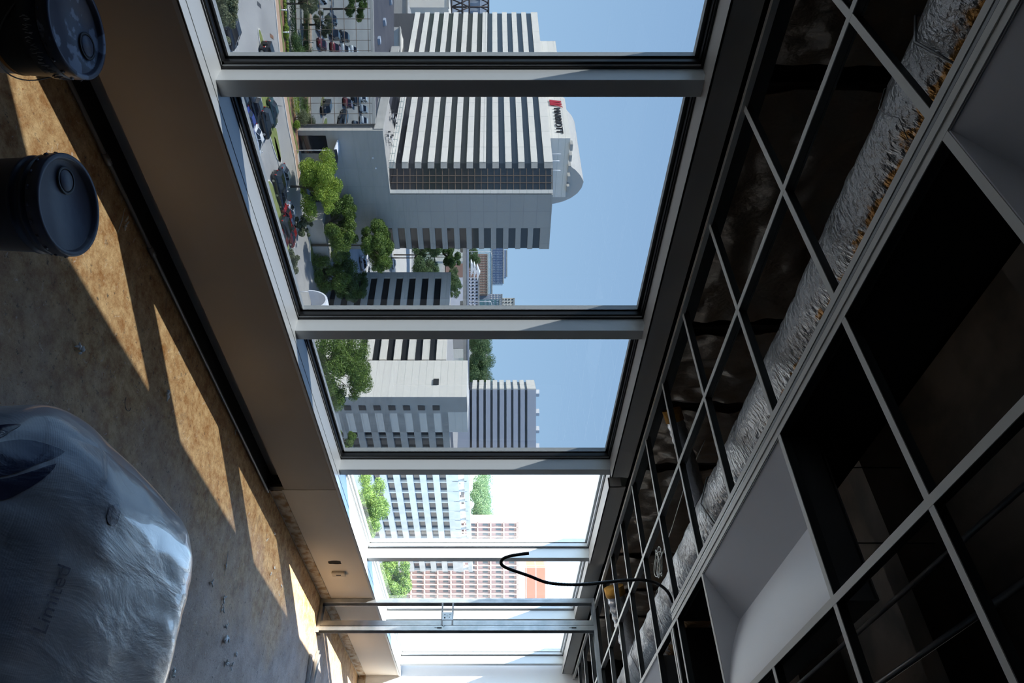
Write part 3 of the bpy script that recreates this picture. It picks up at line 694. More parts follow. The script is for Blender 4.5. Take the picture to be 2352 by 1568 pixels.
M['asphalt'] = mat('asphalt', (.36, .36, .35), .85, vary=(.12, (.29, .29, .285), .4, .6), bump=(2, .1))
M['far_land'] = mat('hazy_distant_land', (.20, .26, .20), .95, vary=(.01, (.34, .35, .33), .45, .6))
M['brick_walk'] = seam_mat('brick_sidewalk', (.52, .36, .26), (.40, .27, .20), .6, .6, .03)
M['kerb'] = mat('concrete_kerb', (.62, .60, .56), .8)
M['grass'] = mat('lawn_grass', (.15, .20, .05), .9, vary=(1.5, (.21, .23, .08), .4, .6))
M['mulch'] = mat('planting_soil', (.30, .15, .09), .9, vary=(1.2, (.10, .07, .05), .4, .6))
M['conc_white'] = seam_mat('white_precast', (.80, .765, .70), (.45, .44, .42), 6.0, 30, .06)
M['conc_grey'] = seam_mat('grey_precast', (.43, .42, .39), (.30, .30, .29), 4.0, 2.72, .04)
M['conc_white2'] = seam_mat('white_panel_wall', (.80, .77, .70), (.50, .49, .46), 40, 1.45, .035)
M['conc_shade'] = mat('grey_shaded_concrete', (.46, .45, .42), .85, vary=(.5, (.40, .395, .37), .45, .6))  # grey concrete; on shaded faces the shade is put into this colour
M['b_glass'] = mat('dark_window_glass', (.018, .02, .026), .08, 0, .8)
M['b_glass2'] = mat('smoked_window_glass', (.03, .032, .036), .15, 0, .6)
M['mirror'] = mat('mirror_glass', (.58, .62, .62), .01, 1.0)
M['bronze'] = mat('bronze_mullion', (.20, .14, .10), .5)
M['roof_dark'] = mat('dark_roof_membrane', (.050, .055, .075), .8, vary=(.25, (.065, .07, .09), .4, .6))
M['roof_grey'] = mat('grey_roof', (.42, .41, .39), .85)
M['white_metal'] = mat('white_painted_metal', (.85, .86, .88), .4)
M['awning'] = mat('white_awning', (.80, .83, .90), .6)
M['bark'] = mat('tree_bark', (.10, .08, .06), .9, bump=(5, .4))
M['brick_red'] = seam_mat('orange_brick', (.42, .15, .085), (.40, .29, .24), 30, 3.6, .18)
M['pinkish'] = mat('pink_precast', (.52, .38, .33), .8)
M['cream'] = mat('cream_stucco', (.80, .74, .64), .8)
M['slate'] = mat('slate_blue_panel', (.36, .42, .50), .7)
M['bluegrey'] = mat('blue_grey_panel', (.42, .47, .56), .7)
M['truss'] = mat('dark_bridge_steel', (.06, .05, .05), .6)
M['teal'] = mat('teal_glass', (.10, .22, .25), .3)
M['tyre'] = mat('tyre', (.015, .015, .015), .8)
M['rim'] = mat('wheel_rim', (.4, .4, .4), .35, .8)
M['tail'] = mat('red_lamp_lens', (.35, .01, .01), .25)
M['head'] = mat('clear_lamp_lens', (.7, .7, .7), .15)
M['sign_red'] = mat('red_sign_letter', (.45, .02, .04), .5)
M['sign_black'] = mat('dark_sign_letter', (.03, .03, .035), .5)

# ---- ground
ext_g = MB(); ext_g.prism([P2(-30, -220), P2(-30, 300), P2(420, 480), P2(420, -400)], Z(GZ)-1, Z(GZ))
tag(ext_g.make('car_park_surface', M['asphalt']), 'grey asphalt of the driveway and streets below', 'asphalt', kind='structure')
g2 = MB(); g2.prism([(-4000, 60), (5000, -3200), (6500, 4500), (-3000, 6500)], Z(GZ)-3, Z(GZ)-.6)
tag(g2.make('distant_land', M['far_land']), 'flat hazy land reaching the horizon', 'land', kind='structure')

# ---- kerb line, brick sidewalk, planting
kerb = [gp(618, -160), gp(629, 0), gp(642, 136), gp(649, 222), gp(660, 290), gp(675, 363), gp(684, 426), gp(704, 489), gp(710, 545), gp(712, 600)]
def shift_line(L_, d):
    out = []
    for i, p in enumerate(L_):
        a, c = L_[max(i-1, 0)], L_[min(i+1, len(L_)-1)]; tx, ty = c[0]-a[0], c[1]-a[1]; n = math.hypot(tx, ty); out.append((p[0]+ty/n*d, p[1]-tx/n*d))
    return out
def strip(name, L0, L1, z0, z1, m, label, cat, kind=None):
    b = MB()
    for i in range(len(L0)-1):
        b.prism([P2(*L0[i]), P2(*L0[i+1]), P2(*L1[i+1]), P2(*L1[i])], z0, z1)
    return tag(b.make(name, m), label, cat, kind=kind)
zg = Z(GZ)
k0, k1 = kerb, shift_line(kerb, .35)
strip('street_kerb', k0, k1, zg-.2, zg+.15, M['kerb'], 'pale kerb along the far side of the driveway', 'kerb')
k2 = shift_line(kerb, 2.6)
strip('brick_sidewalk', k1[:7], k2[:7], zg-.2, zg+.14, M['brick_walk'], 'tan brick sidewalk beside the mirror-glass building', 'sidewalk')
k3 = shift_line(kerb, 3.6)
strip('grass_verge', k2[:6], k3[:6], zg-.2, zg+.2, M['grass'], 'narrow grass verge between sidewalk and hedges', 'grass', 'stuff')
k4 = shift_line(kerb, 7)
strip('planting_bed', k3[:6], k4[:6], zg-.2, zg+.16, M['mulch'], 'reddish planting bed in front of the glass building', 'flower bed')
strip('shaded_lawn', k1[6:], shift_line(kerb, 4)[6:], zg-.2, zg+.16, M['grass'], 'grass strip under the trees beyond the driveway', 'grass', 'stuff')
def blob_poly(c, a, b_, ang, n=20):
    return [(c[0]+a*cos(t)*cos(ang)-b_*sin(t)*sin(ang), c[1]+a*cos(t)*sin(ang)+b_*sin(t)*cos(ang)) for t in [2*pi*k/n for k in range(n)]]
for (px, py, a, b_, m, lab) in [(601, 103, 2.6, 1.0, 'grass', 'small grass island behind the black off-road car'), (616, 262, 9, 2.2, 'grass', 'grass island with a thin post between parked cars and driveway'),
                                (643, 378, 5.5, .9, 'pave', 'narrow paved island in front of the blue-grey hatchback'), (640, 520, 9, 3, 'grass', 'grass island under the small tree by the red cars')]:
    D, r = gp(px, py); x, y = P2(D, r); ang = atan2(11.4*-CA+11*SA, 11*CA+11.4*SA)
    b = MB(); b.prism(blob_poly((x, y), a, b_, ang), zg-.2, zg+.14); k_ = b.make('traffic_island', M['kerb']); tag(k_, lab, 'traffic island')
    b = MB(); b.prism(blob_poly((x, y), a-.25, b_-.25, ang), zg, zg+.19); b.make('turf' if m == 'grass' else 'paving', M[m] if m != 'pave' else M['roof_grey'], k_)
for (px, py, lab) in [(595, 11, 'storm drain grate in the driveway near the bollards'), (632, 338, 'storm drain grate in the driveway by the awning'), (624, 84, 'reddish patch of rust on the driveway')]:
    x, y = P2(*gp(px, py)); b = MB(); b.box((-.9, -.3, 0), (.9, .3, .03))
    for k in range(6): b.box((-.8+k*.3, -.22, .03), (-.68+k*.3, .22, .04))
    tag(b.make('drain_grate', M['steel_dark'] if 'rust' not in lab else M['mulch'], None, (x, y, zg), .9), lab, 'drain')

# ---- buildings
AD = Vector((56, -62)).normalized(); BD = Vector((11, 11.4)).normalized()     # plan directions of the block grid
def along(p, d, s): return (p[0]+d[0]*s, p[1]+d[1]*s)
def pts2(L_): return [P2(*p) for p in L_]
def slab2(b, p, q, z0, z1, th, out=0, mi=0): b.slab(P2(*p), P2(*q), z0, z1, th, out, mi)

# hotel tower
P1 = (163, -42.2); P1b = (163, -35.0); P3 = (174, -23.6); P0 = along(P1, AD, 84)
back = along(P3, AD, 92)
ht = thing('hotel_tower', 'white banded hotel tower with red and black rooftop sign', 'building', (0, 0, 0))
b = MB(); b.prism(pts2([P1, P1b, P3, back, along(P0, BD, 22), P0]), Z(-42.9), Z(14.0)); b.make('core', M['b_glass'], ht)
b = MB(); b.prism(pts2([P1, P1b, P3, back, along(P0, BD, 22), P0]), Z(14.0), Z(14.25)); b.make('roof', M['roof_grey'], ht)
FH = 3.04; TOP = 14.4
lev = []                      # (z0,z1) of the white bands
z = TOP; lev.append((z-2.05, z)); z -= 2.05
for k in range(12): z -= 1.56; lev.append((z-1.50, z)); z -= 1.50
chm_mid = (163, -42.2+1.25)
for (a_, c_) in lev:
    b = MB(); slab2(b, P0, P1, Z(a_), Z(c_), .6, .35); b.make('spandrel_band', M['conc_white'], ht)
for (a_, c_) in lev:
    b = MB(); slab2(b, P1, chm_mid, Z(a_), Z(c_), .6, .30); b.make('corner_band', M['conc_shade'], ht)  # shadow-side return of the white bands, painted darker
# corner curtain wall with its grid, and the white fin
b = MB(); ca, cb = chm_mid, (163, -42.2+6.3)
for k in range(1, 4):
    p = (163, ca[1]+(cb[1]-ca[1])*k/3.0); slab2(b, (163, p[1]-.07), (163, p[1]+.07), Z(-24), Z(14.2), .3, .12)
for k in range(25):
    zz = 14.3-FH/2*k*1.008; slab2(b, ca, cb, Z(zz-.07), Z(zz+.07), .3, .10)
b.make('curtain_wall_grid', M['bronze'], ht)
b = MB(); slab2(b, (163, -42.2+6.3), P1b, Z(-24.1), Z(14.4), .8, .4); b.make('white_fin', M['conc_white2'], ht)
# blank side wall with a column of windows at the far end
sL = math.hypot(P3[0]-P1b[0], P3[1]-P1b[1]); wx = sL*.60
wa = along(P1b, BD, wx)
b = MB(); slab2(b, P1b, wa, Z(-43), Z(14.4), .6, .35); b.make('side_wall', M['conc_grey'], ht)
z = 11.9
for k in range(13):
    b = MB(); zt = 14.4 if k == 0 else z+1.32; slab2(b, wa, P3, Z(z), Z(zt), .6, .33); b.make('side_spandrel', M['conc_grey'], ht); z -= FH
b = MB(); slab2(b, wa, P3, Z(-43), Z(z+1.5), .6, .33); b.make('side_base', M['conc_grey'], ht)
# rooftop penthouses
q1 = (172, -50.8)
b = MB(); qs = along(q1, AD, 14); b.prism(pts2([q1, along(q1, BD, 17), along(along(q1, BD, 17), AD, 20), along(q1, AD, 20)]), Z(14.2), Z(19.6)); b.make('penthouse', M['conc_white2'], ht)
b = MB(); b.prism(pts2([along(q1, AD, 20), along(along(q1, AD, 20), BD, 9), along(along(q1, BD, 9), AD, 54), along(q1, AD, 54)]), Z(14.2), Z(19.2)); b.make('penthouse', M['conc_white2'], ht)
# barrel vault behind the sign
b = MB(); v0 = along(along(q1, BD, 6), AD, 3); secs = []
for s in range(2):
    o_ = along(v0, AD, -2+30*s); ring = []
    for k in range(13):
        t = pi*k/12; h = 10.0*sin(t)*(.62+.38*min(1, k/6)); p = along(o_, BD, 7-7*cos(t)); x, y = P2(*p); ring.append((x, y, Z(14.2+h)))
    secs.append(ring)
b.loft(secs, True, 0, False); b.make('vaulted_roof', M['conc_white2'], ht)
# sign
nA = Vector((-AD[1], AD[0]))
if nA[0] > 0: nA = -nA
tx = Vector(P2(*(-AD)))-Vector(P2(0, 0)); tx.normalize(); nn = Vector(P2(*nA)).normalized()
def sign_mw(s, z, out=.2, sc=1.0):
    p = along(along(q1, AD, s), nA, out); x, y = P2(*p)
    m = Matrix(((tx.x, 0, nn.x, x), (tx.y, 0, nn.y, y), (0, 1, 0, Z(z)), (0, 0, 0, 1))); return m @ Matrix.Diagonal((sc, 1, 1, 1))
text_mesh('sign_letters', 'MARRIOTT', 2.1, M['sign_black'], ht, .1, sign_mw(14.4, 16.3, .2, 1.02))
b = MB()
for pth in ([(0, 0), (.5, 2.6), (1.1, 2.7), (.9, 0)], [(.9, .3), (1.7, 2.7), (2.2, 2.7), (1.6, 0)], [(1.6, .2), (2.5, 2.4), (3.3, 2.9), (2.6, 1.9), (2.2, 0)]):
    b.loft([[(p[0], p[1], .12) for p in pth], [(p[0], p[1], 0) for p in pth]])
o_ = b.make('sign_emblem', M['sign_red'], ht); o_.matrix_world = sign_mw(18.4, 15.3, .2); o_.parent = ht
b = MB()
for (s, zt, r_) in ((30, 18.6, .25), (34, 16.2, .08), (26, 17.5, .08), (8, 17, .1), (5, 16.5, .1), (1, 16.5, .1)):
    p = along(along(P1, AD, s), BD, 2.5); x, y = P2(*p); b.tube([(x, y, Z(14.2)), (x, y, Z(zt))], r_*SC, 6)
b.make('roof_antenna', M['white_metal'], ht)
b = MB()
for k in range(5): p = along(q1, BD, 2+3*k); x, y = P2(*p); b.box((x-.8, y-.8, Z(19.6)), (x+.8, y+.8, Z(20.3)))
b.make('roof_unit', M['conc_shade'], ht)

# podium with blank blue-grey wall in front of the tower
pa = (151.7, -46.7)
pod = thing('hotel_podium', 'blank grey podium wall with curved white awning at the entrance', 'building', (0, 0, 0))
p_out = 1.2
b = MB(); slab2(b, along(pa, BD, 0), along(P1b, BD, wx), Z(-43.1), Z(-24.05), 1.0, .36); b.make('wall', M['conc_grey'], pod)
b = MB(); b.prism(pts2([along(pa, nA, -.3), P1b, P1, along(P1, AD, 14), along(pa, AD, 14)]), Z(-43), Z(-24.3)); b.make('terrace', M['roof_grey'], pod)
b = MB(); slab2(b, along(pa, AD, 40), pa, Z(-26), Z(-24.0), .5, .2); b.make('parapet', M['conc_shade'], pod)
def onB(s, z, out): p = along(pa, BD, s); n_ = (-BD[1]*-1, 0); return p
nB = Vector((-BD[1], BD[0]))
if nB[0] > 0: nB = -nB
def wallB(s, z, out=0):      # point s along the podium wall, `out` proud of it
    p = along(along(pa, BD, s), nB, out); return W(p[0], p[1], z)
def quad_box(b, s0, s1, z0, z1, o0, o1):
    A = [wallB(s0, z0, o0), wallB(s1, z0, o0), wallB(s1, z0, o1), wallB(s0, z0, o1)]; B_ = [wallB(s0, z1, o0), wallB(s1, z1, o0), wallB(s1, z1, o1), wallB(s0, z1, o1)]
    b.loft([A, B_])
b = MB(); quad_box(b, 1.2, 5.5, -43, -36.8, .30, .48); quad_box(b, 9, 15, -43, -38, .30, .48); quad_box(b, 15.6, 24, -43, -37.5, .30, .48); b.make('dark_opening', M['b_glass'], pod)
b = MB(); ring = lambda out, r_: [wallB(3.2+r_*sin(t)*1.0, -37.5+r_*.95*(1-cos(t))*.0+r_*cos(t)*.9-2.2, out) for t in [pi*(-.05+.62*k/12) for k in range(13)]]
r0_, r1_ = ring(.4, 6.2), ring(4.6, 6.2); i0, i1 = ring(.4, 5.9), ring(4.6, 5.9)
b.loft([r0_+i0[::-1], r1_+i1[::-1]]); b.make('awning', M['awning'], pod)
b = MB(); b.loft([ring(4.7, 6.6)+ring(4.7, 5.9)[::-1], ring(4.85, 6.6)+ring(4.85, 5.9)[::-1]]); b.make('awning_trim', M['roof_dark'], pod)
b = MB(); p = wallB(2.6, -43, 4.4); b.tube([p, wallB(2.6, -35.5, 4.4)], .09, 8); b.make('awning_post', M['white_metal'], pod)
b = MB()
for s, zz in ((6.6, -27), (9.2, -26.6)): p = wallB(s, zz, .36); b.tube([p, wallB(s, zz, .7)], .18, 8)
b.make('wall_lamp', M['white_metal'], pod)
# annexe below the tower's side wall
an = MB(); an.prism(pts2([along(along(P1b, BD, 2), nB, 8), along(along(P1b, BD, 16), nB, 8), along(P1b, BD, 16), along(P1b, BD, 2)]), Z(-43), Z(-39.2))
e = an.make('entrance_canopy', M['conc_shade']); tag(e, 'low flat concrete canopy between trees and the podium', 'canopy')
# second white curved canopy in front of the striped block
ec = thing('curved_canopy', 'white curved canopy half hidden by trees at the foot of the striped block', 'canopy', (0, 0, 0))
b = MB(); c0 = gp(735, 690); c0 = (150, -9)
def arc(off, r_): return [W(along(c0, BD, off)[0]+0, along(c0, BD, off)[1], 0)*1 + Vector((0, 0, 0)) for _ in range(0)]
sec = []
for off in (0, 7):
    o_ = along(c0, BD, off); a1 = []
    for k in range(13):
        t = pi*k/12; p = along(o_, AD, 3.2*cos(t)); a1.append(W(p[0], p[1], -40.5+4.6*sin(t)))
    for k in range(12, -1, -1):
        t = pi*k/12; p = along(o_, AD, 3.0*cos(t)); a1.append(W(p[0], p[1], -40.6+4.3*sin(t)))
    sec.append(a1)
b.loft(sec); b.make('vault', M['awning'], ec)
b = MB()
for off in (.3, 6.7):
    for s in (-3, 3): p = along(along(c0, BD, off), AD, s); b.tube([W(p[0], p[1], -43), W(p[0], p[1], -40.4)], .1, 6)
b.make('post', M['white_metal'], ec)

# mirror glass building on the left
mg = thing('mirror_glass_building', 'low building with mirror-glass panels reflecting the car park', 'building', (0, 0, 0))
ga, gb = (152.4, -48.2), (147.2, -90)
b = MB(); b.prism(pts2([along(ga, (1, .12), .6), along(gb, (1, .12), .6), (186, -110), (186, -62), (164, -52)]), Z(-43), Z(-26.5)); b.make('body', M['roof_dark'], mg)
b = MB(); b.slab(P2(*gb), P2(*ga), Z(-42.6), Z(-26.3), .4, .0)
gl_ = b.make('mirror_panels', M['mirror'], mg)
b = MB(); L_ = 41; n = 19
for k in range(n+1):
    f = k/n; p = (gb[0]+(ga[0]-gb[0])*f, gb[1]+(ga[1]-gb[1])*f); q = (p[0]+(ga[0]-gb[0])/n*.035, p[1]+(ga[1]-gb[1])/n*.035); b.slab(P2(*p), P2(*q), Z(-42.6), Z(-26.2), .2, .05)
for zz in (-42.6, -40, -37.4, -34.8, -32.2, -29.6, -27, -26.4): b.slab(P2(*gb), P2(*ga), Z(zz-.05), Z(zz+.05), .2, .06)
b.make('panel_joint', M['bronze'], mg)
b = MB(); b.slab(P2(*ga), P2(*along(ga, (1, .12), 1.2)), Z(-43), Z(-26.2), 1, 0); b.make('end_pier', M['conc_shade'], mg)
b = MB(); b.slab(P2(*gb), P2(*ga), Z(-26.4), Z(-25.8), .5, .15); b.make('roof_edge', M['conc_shade'], mg)
b = MB()
for (D, r) in ((168, -78), (175, -66), (160, -70), (178, -88)): x, y = P2(D, r); b.box((x-.6, y-.6, Z(-26.5)), (x+.6, y+.6, Z(-25.9)))
b.make('roof_hatch', M['slate'], mg)

# striped block with its white wing
st = thing('striped_office_block', 'long low office block with dark window bands and a sunlit white end', 'building', (0, 0, 0))
KS = 1.09
def ZK(z): return Z(max(z*KS, GZ))
s0 = (173.5*KS, -17.2*KS); s1 = (155*KS, 4.3*KS); w1 = (146.5*KS, 11.8*KS); w2 = (199.5*KS, 66.8*KS)
w1a = along(s1, Vector((-AD[0], -AD[1])), 0)
dirA = Vector((s0[0]-s1[0], s0[1]-s1[1])).normalized(); dirB = Vector((w2[0]-w1[0], w2[1]-w1[1])).normalized()
far = along(s0, dirB, 60)
b = MB(); b.prism(pts2([s0, s1, along(s1, dirB, 70), along(s0, dirB, 70)]), ZK(-43), ZK(-11.0)); b.make('core', M['b_glass2'], st)
b = MB(); b.prism(pts2([s0, s1, along(s1, dirB, 70), along(s0, dirB, 70)]), ZK(-11.0), ZK(-10.8)); b.make('roof', M['roof_grey'], st)
z = -10.3; bands = [(-12.6, -10.3)]; z = -12.6
for k in range(9): z -= 1.62; bands.append((z-1.58, z)); z -= 1.58
for (a_, c_) in bands:
    b = MB(); slab2(b, s0, s1, ZK(a_), ZK(c_), .6, .35); b.make('spandrel_band', M['conc_white2'], st)
b = MB(); slab2(b, along(s0, dirA, 0), along(s0, dirA, -2.1), ZK(-43), ZK(-10.3), .6, .36); b.make('end_pier', M['conc_white2'], st)
# white wing
wp0 = along(w1, dirA, 10.9)
b = MB(); b.prism(pts2([w1, wp0, along(wp0, dirB, 13), along(w1, dirB, 13)]), ZK(-43), ZK(-5.4)); b.make('white_wing', M['conc_white2'], st)
b = MB(); p = along(w1, dirA, 3.5); slab2(b, along(p, dirA, 1.6), p, ZK(-12.7), ZK(-11.5), .3, .25); b.make('wall_louvre', M['b_glass2'], st)
# shaded facade: ledges, columns, glazing; its shade is put into the concrete colour
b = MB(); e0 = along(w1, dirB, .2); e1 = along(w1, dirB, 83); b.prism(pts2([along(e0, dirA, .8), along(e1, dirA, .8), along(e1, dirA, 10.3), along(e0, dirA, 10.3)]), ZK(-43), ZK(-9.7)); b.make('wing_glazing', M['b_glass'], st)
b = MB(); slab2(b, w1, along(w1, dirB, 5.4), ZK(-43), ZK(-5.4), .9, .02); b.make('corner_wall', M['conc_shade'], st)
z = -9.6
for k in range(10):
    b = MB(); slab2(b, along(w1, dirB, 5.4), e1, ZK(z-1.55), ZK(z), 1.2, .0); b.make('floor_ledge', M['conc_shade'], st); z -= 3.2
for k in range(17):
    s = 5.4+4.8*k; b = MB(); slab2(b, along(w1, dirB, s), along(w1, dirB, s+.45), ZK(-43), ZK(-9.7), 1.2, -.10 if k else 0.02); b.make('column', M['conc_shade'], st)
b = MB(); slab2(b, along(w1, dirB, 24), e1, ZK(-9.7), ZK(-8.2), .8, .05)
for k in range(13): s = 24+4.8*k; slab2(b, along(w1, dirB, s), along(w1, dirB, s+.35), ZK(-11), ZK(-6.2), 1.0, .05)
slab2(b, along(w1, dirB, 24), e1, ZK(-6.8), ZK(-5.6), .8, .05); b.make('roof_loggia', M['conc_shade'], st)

b = MB()
for k in range(8): slab2(b, along(w1, dirB, 3.0), along(w1, dirB, 4.6), ZK(-9.7-3.2*k-3.1), ZK(-9.7-3.2*k-1.6), .3, .15)
b.make('small_windows', M['b_glass'], st)
# banded slab block further off
bs = thing('banded_slab_block', 'distant blue-grey slab block with thin dark window bands', 'building', (0, 0, 0))
c0 = (316, 22.2); c1 = (316, 52); cside = (330, 19)
b = MB(); b.prism(pts2([c0, c1, (346, 54), (330, 19.4)]), Z(-43), Z(19.6)); b.make('core', M['b_glass2'], bs)
z = 20.2
for k in range(9):
    h = 4.0 if k == 0 else 2.05
    b = MB(); slab2(b, c0, c1, Z(z-h), Z(z), .8, .5); b.make('spandrel_band', M['bluegrey'], bs)
    b = MB(); slab2(b, cside, c0, Z(z-h), Z(z), .8, .5); b.make('side_band', M['conc_white2'], bs)
    z -= h+1.12
b = MB(); slab2(b, c0, c1, Z(-43), Z(z+.1), .8, .5); b.make('base', M['bluegrey'], bs)
b = MB()
for r in (24, 33, 41, 49): p = W(320, r, 19.6); b.box((p.x-1, p.y-1, p.z), (p.x+1, p.y+1, p.z+2))
b.make('roof_unit', M['white_metal'], bs)

# pink gridded office
pk = thing('gridded_pink_office', 'pale pink precast office with a grid of small windows', 'building', (0, 0, 0))
g0, g1 = (231, 60.5), (226, 116); Lg = math.hypot(g1[0]-g0[0], g1[1]-g0[1])
b = MB(); b.prism(pts2([g0, g1, (262, 120), (262, 66)]), Z(-43), Z(10.6)); b.make('core', M['pinkish'], pk)
nb, nf = 36, 9
b = MB()
for k in range(nb+1):
    f0 = k/nb; p = (g0[0]+(g1[0]-g0[0])*f0, g0[1]+(g1[1]-g0[1])*f0); q = (p[0]+(g1[0]-g0[0])/nb*.22, p[1]+(g1[1]-g0[1])/nb*.22); slab2(b, p, q, Z(-30), Z(8.6), .8, .8)
for k in range(nf+1): zz = 8.6-4.4*k; slab2(b, g0, g1, Z(zz-.45), Z(zz), .8, .8)
b.make('precast_grid', M['pinkish'], pk)
M['win_pale'] = mat('pale_window', (.13, .17, .17), .3)
for k in range(nf):
    b = MB()
    for i in range(nb):
        f0 = (i+.42)/nb; f1 = (i+.80)/nb; p = (g0[0]+(g1[0]-g0[0])*f0, g0[1]+(g1[1]-g0[1])*f0); q = (g0[0]+(g1[0]-g0[0])*f1, g0[1]+(g1[1]-g0[1])*f1)
        zz = 8.6-4.4*k-1.2; slab2(b, p, q, Z(zz-1.7), Z(zz), .2, .06)
    b.make('window_row', M['win_pale'], pk)
b = MB(); slab2(b, g0, g1, Z(8.7), Z(11.0), 1, .6); b.make('parapet', M['pinkish'], pk)

# orange brick tower and the pale building beside it
br = thing('orange_brick_tower', 'orange brick tower rising behind the pink office', 'building', (0, 0, 0))
t0, t1 = (300, 98.5), (300, 126.5)
b = MB(); b.prism(pts2([t0, t1, (325, 129), (325, 98.5)]), Z(-43), Z(23.2)); b.make('walls', M['brick_red'], br)
b = MB(); b.prism(pts2([t0, t1, (325, 129), (325, 98.5)]), Z(23.2), Z(24.4)); b.make('parapet', M['pinkish'], br)
b = MB()
for k in range(5):
    slab2(b, along(t0, (0, 1), 14), along(t0, (0, 1), 26), Z(20.5-4*k-1.5), Z(20.5-4*k), .3, .1)
b.make('window_band', M['win_pale'], br)
bp = thing('pale_corner_building', 'pale stone building seen through the last window', 'building', (0, 0, 0))
b = MB(); b.prism(pts2([(186, 76.6), (186, 110), (215, 110), (215, 84)]), Z(-43), Z(9.9)); b.make('walls', M['conc_shade'], bp)
b = MB(); b.prism(pts2([(300, 127), (300, 150), (325, 152), (325, 128)]), Z(-43), Z(20)); b.make('rear_block', M['pinkish'], bp)

# distant downtown
def simple(name, label, D, y0, y1, xt, dep, m, cat='building', wins=None, base=None):
    """a plain distant block whose front spans photo rows y0..y1 at depth D"""
    r0, r1 = (y0-784)/FPX*D, (y1-784)/FPX*D; zt = (xt-HOR)/FPX*D
    e = thing(name, label, cat, (0, 0, 0)); zb = GZ if base is None else base
    b = MB(); b.prism(pts2([(D, r0), (D, r1), (D+dep, r1*(1+dep/D*.3)), (D+dep, r0)]), Z(zb), Z(zt)); b.make('walls', m, e)
    if wins:
        nx, nz, wm, zlo = wins; b = MB(); zl = (zlo-HOR)/FPX*D
        for i in range(nx):
            for k in range(nz):
                a_ = r0+(r1-r0)*(i+.28)/nx; c_ = r0+(r1-r0)*(i+.75)/nx; z0_ = zl+(zt-zl)*(k+.3)/nz; z1_ = zl+(zt-zl)*(k+.75)/nz
                slab2(b, (D, a_), (D, c_), Z(z0_), Z(z1_), .6, .25)
        b.make('windows', wm, e)
    b = MB(); b.prism(pts2([(D-.5, r0), (D-.5, r1), (D+1.5, r1), (D+1.5, r0)]), Z(zt), Z(zt)+D*.0012); b.make('roof_edge', M['conc_shade'], e)
    return e
simple('glass_skyscraper', 'blue glass skyscraper tallest on the skyline', 900, 560, 651, 1155, 40, mat('blue_tower_glass', (.12, .17, .30), .25), wins=(24, 12, M['slate'], 1120))
simple('skyscraper_crown', 'grey block on the blue glass skyscraper', 905, 574, 636, 1163, 30, M['bluegrey'], base=11)
simple('pale_blue_slab', 'long pale blue flat-topped building in front of the skyscraper', 700, 560, 677, 1129, 30, mat('ice_blue_panel', (.55, .72, .80), .6))
simple('brown_brick_block', 'brown brick block with window grid below the pale blue slab', 640, 583, 677, 1119, 25, mat('brown_brick', (.36, .22, .18), .8), wins=(16, 6, mat('beige_window', (.5, .45, .38), .6), 1098))
simple('white_apartment_block', 'white apartment block with square dark windows on the skyline', 430, 637, 712, 1099, 20, mat('white_stucco', (.72, .73, .80), .8), wins=(10, 3, M['b_glass2'], 1073))
simple('teal_glass_block', 'teal glass block beside the white apartment block', 620, 688, 712, 1147, 25, M['teal'], wins=(6, 4, M['slate'], 1110))
simple('stepped_office', 'stepped office with white window grid on the skyline', 660, 675, 700, 1152, 20, M['slate'], wins=(6, 4, M['conc_white2'], 1125))
simple('beige_tower', 'beige tower at the right end of the skyline', 700, 684, 712, 1180, 25, M['cream'], wins=(4, 7, M['b_glass2'], 1130))
simple('low_white_shed', 'small white roofed shed below the skyline', 520, 565, 600, 1090, 20, M['conc_white2'], wins=(6, 2, M['teal'], 1078))
simple('cream_warehouse', 'cream warehouse at the top edge beyond the hotel', 330, -30, 17, 1029, 30, M['cream'])
simple('grey_flat_shed', 'flat grey shed beyond the mirror-glass building', 240, -10, 52, 935, 18, M['roof_grey'])
simple('terrace_wing', 'low white wing with railings at the foot of the hotel', 196, 62, 190, 918, 8, M['conc_white'])
simple('brown_yard_building', 'brown low building beyond the street trees', 420, 775, 800, 1075, 20, M['roof_grey'])
simple('small_far_office', 'small white office in the distant trees', 600, 795, 822, 1116, 15, M['conc_white2'], wins=(5, 4, M['b_glass2'], 1096))
# white event tents
tn = thing('white_tents', 'row of three white tents below the distant brick block', 'tent', (0, 0, 0))
for k in range(3):
    D = 380; r = (618+5*k-784)/FPX*D; x0 = 1086+7*k; b = MB(); za = (x0-HOR)/FPX*D
    a_ = [W(D, r-4.6, za-1.2), W(D, r, za+.6), W(D, r+4.6, za-1.2)]; b.loft([a_, [p+Vector((4, 6, 0)) for p in a_]]); b.box((W(D, r, za).x-.06, W(D, r, za).y-.06, W(D, r, za-5).z), (W(D, r, za).x+.06, W(D, r, za).y+.06, W(D, r, za-1).z)); b.make('tent_roof', M['white_metal'], tn)

# elevated highway
hw = thing('elevated_highway', 'elevated concrete highway crossing the view below the skyline', 'highway', (0, 0, 0))
h0, h1 = (330, -130), (372, 260)
b = MB(); b.slab(P2(*h0), P2(*h1), Z(-14.4), Z(-12.3), 11, 0); b.make('deck', M['conc_shade'], hw)
b = MB(); b.slab(P2(*h0), P2(*h1), Z(-12.3), Z(-11.4), .4, .1); b.make('barrier', M['bluegrey'], hw)
for k in range(12):
    f = (k+.5)/12; p = (h0[0]+(h1[0]-h0[0])*f+5, h0[1]+(h1[1]-h0[1])*f); x, y = P2(*p); b = MB(); b.box((x-1, y-1, Z(-43)), (x+1, y+1, Z(-14.4))); b.box((x-4, y-1, Z(-16)), (x+4, y+1, Z(-14.3))); b.make('pier', M['conc_shade'], hw)
b = MB()
for r in (-45, -20, 95, 150): p = W(345, r, -12.3); b.tube([p, p+Vector((0, 0, 10)), p+Vector((2, -1.5, 10.6))], .15, 5)
b.make('lamp_post', M['white_metal'], hw)

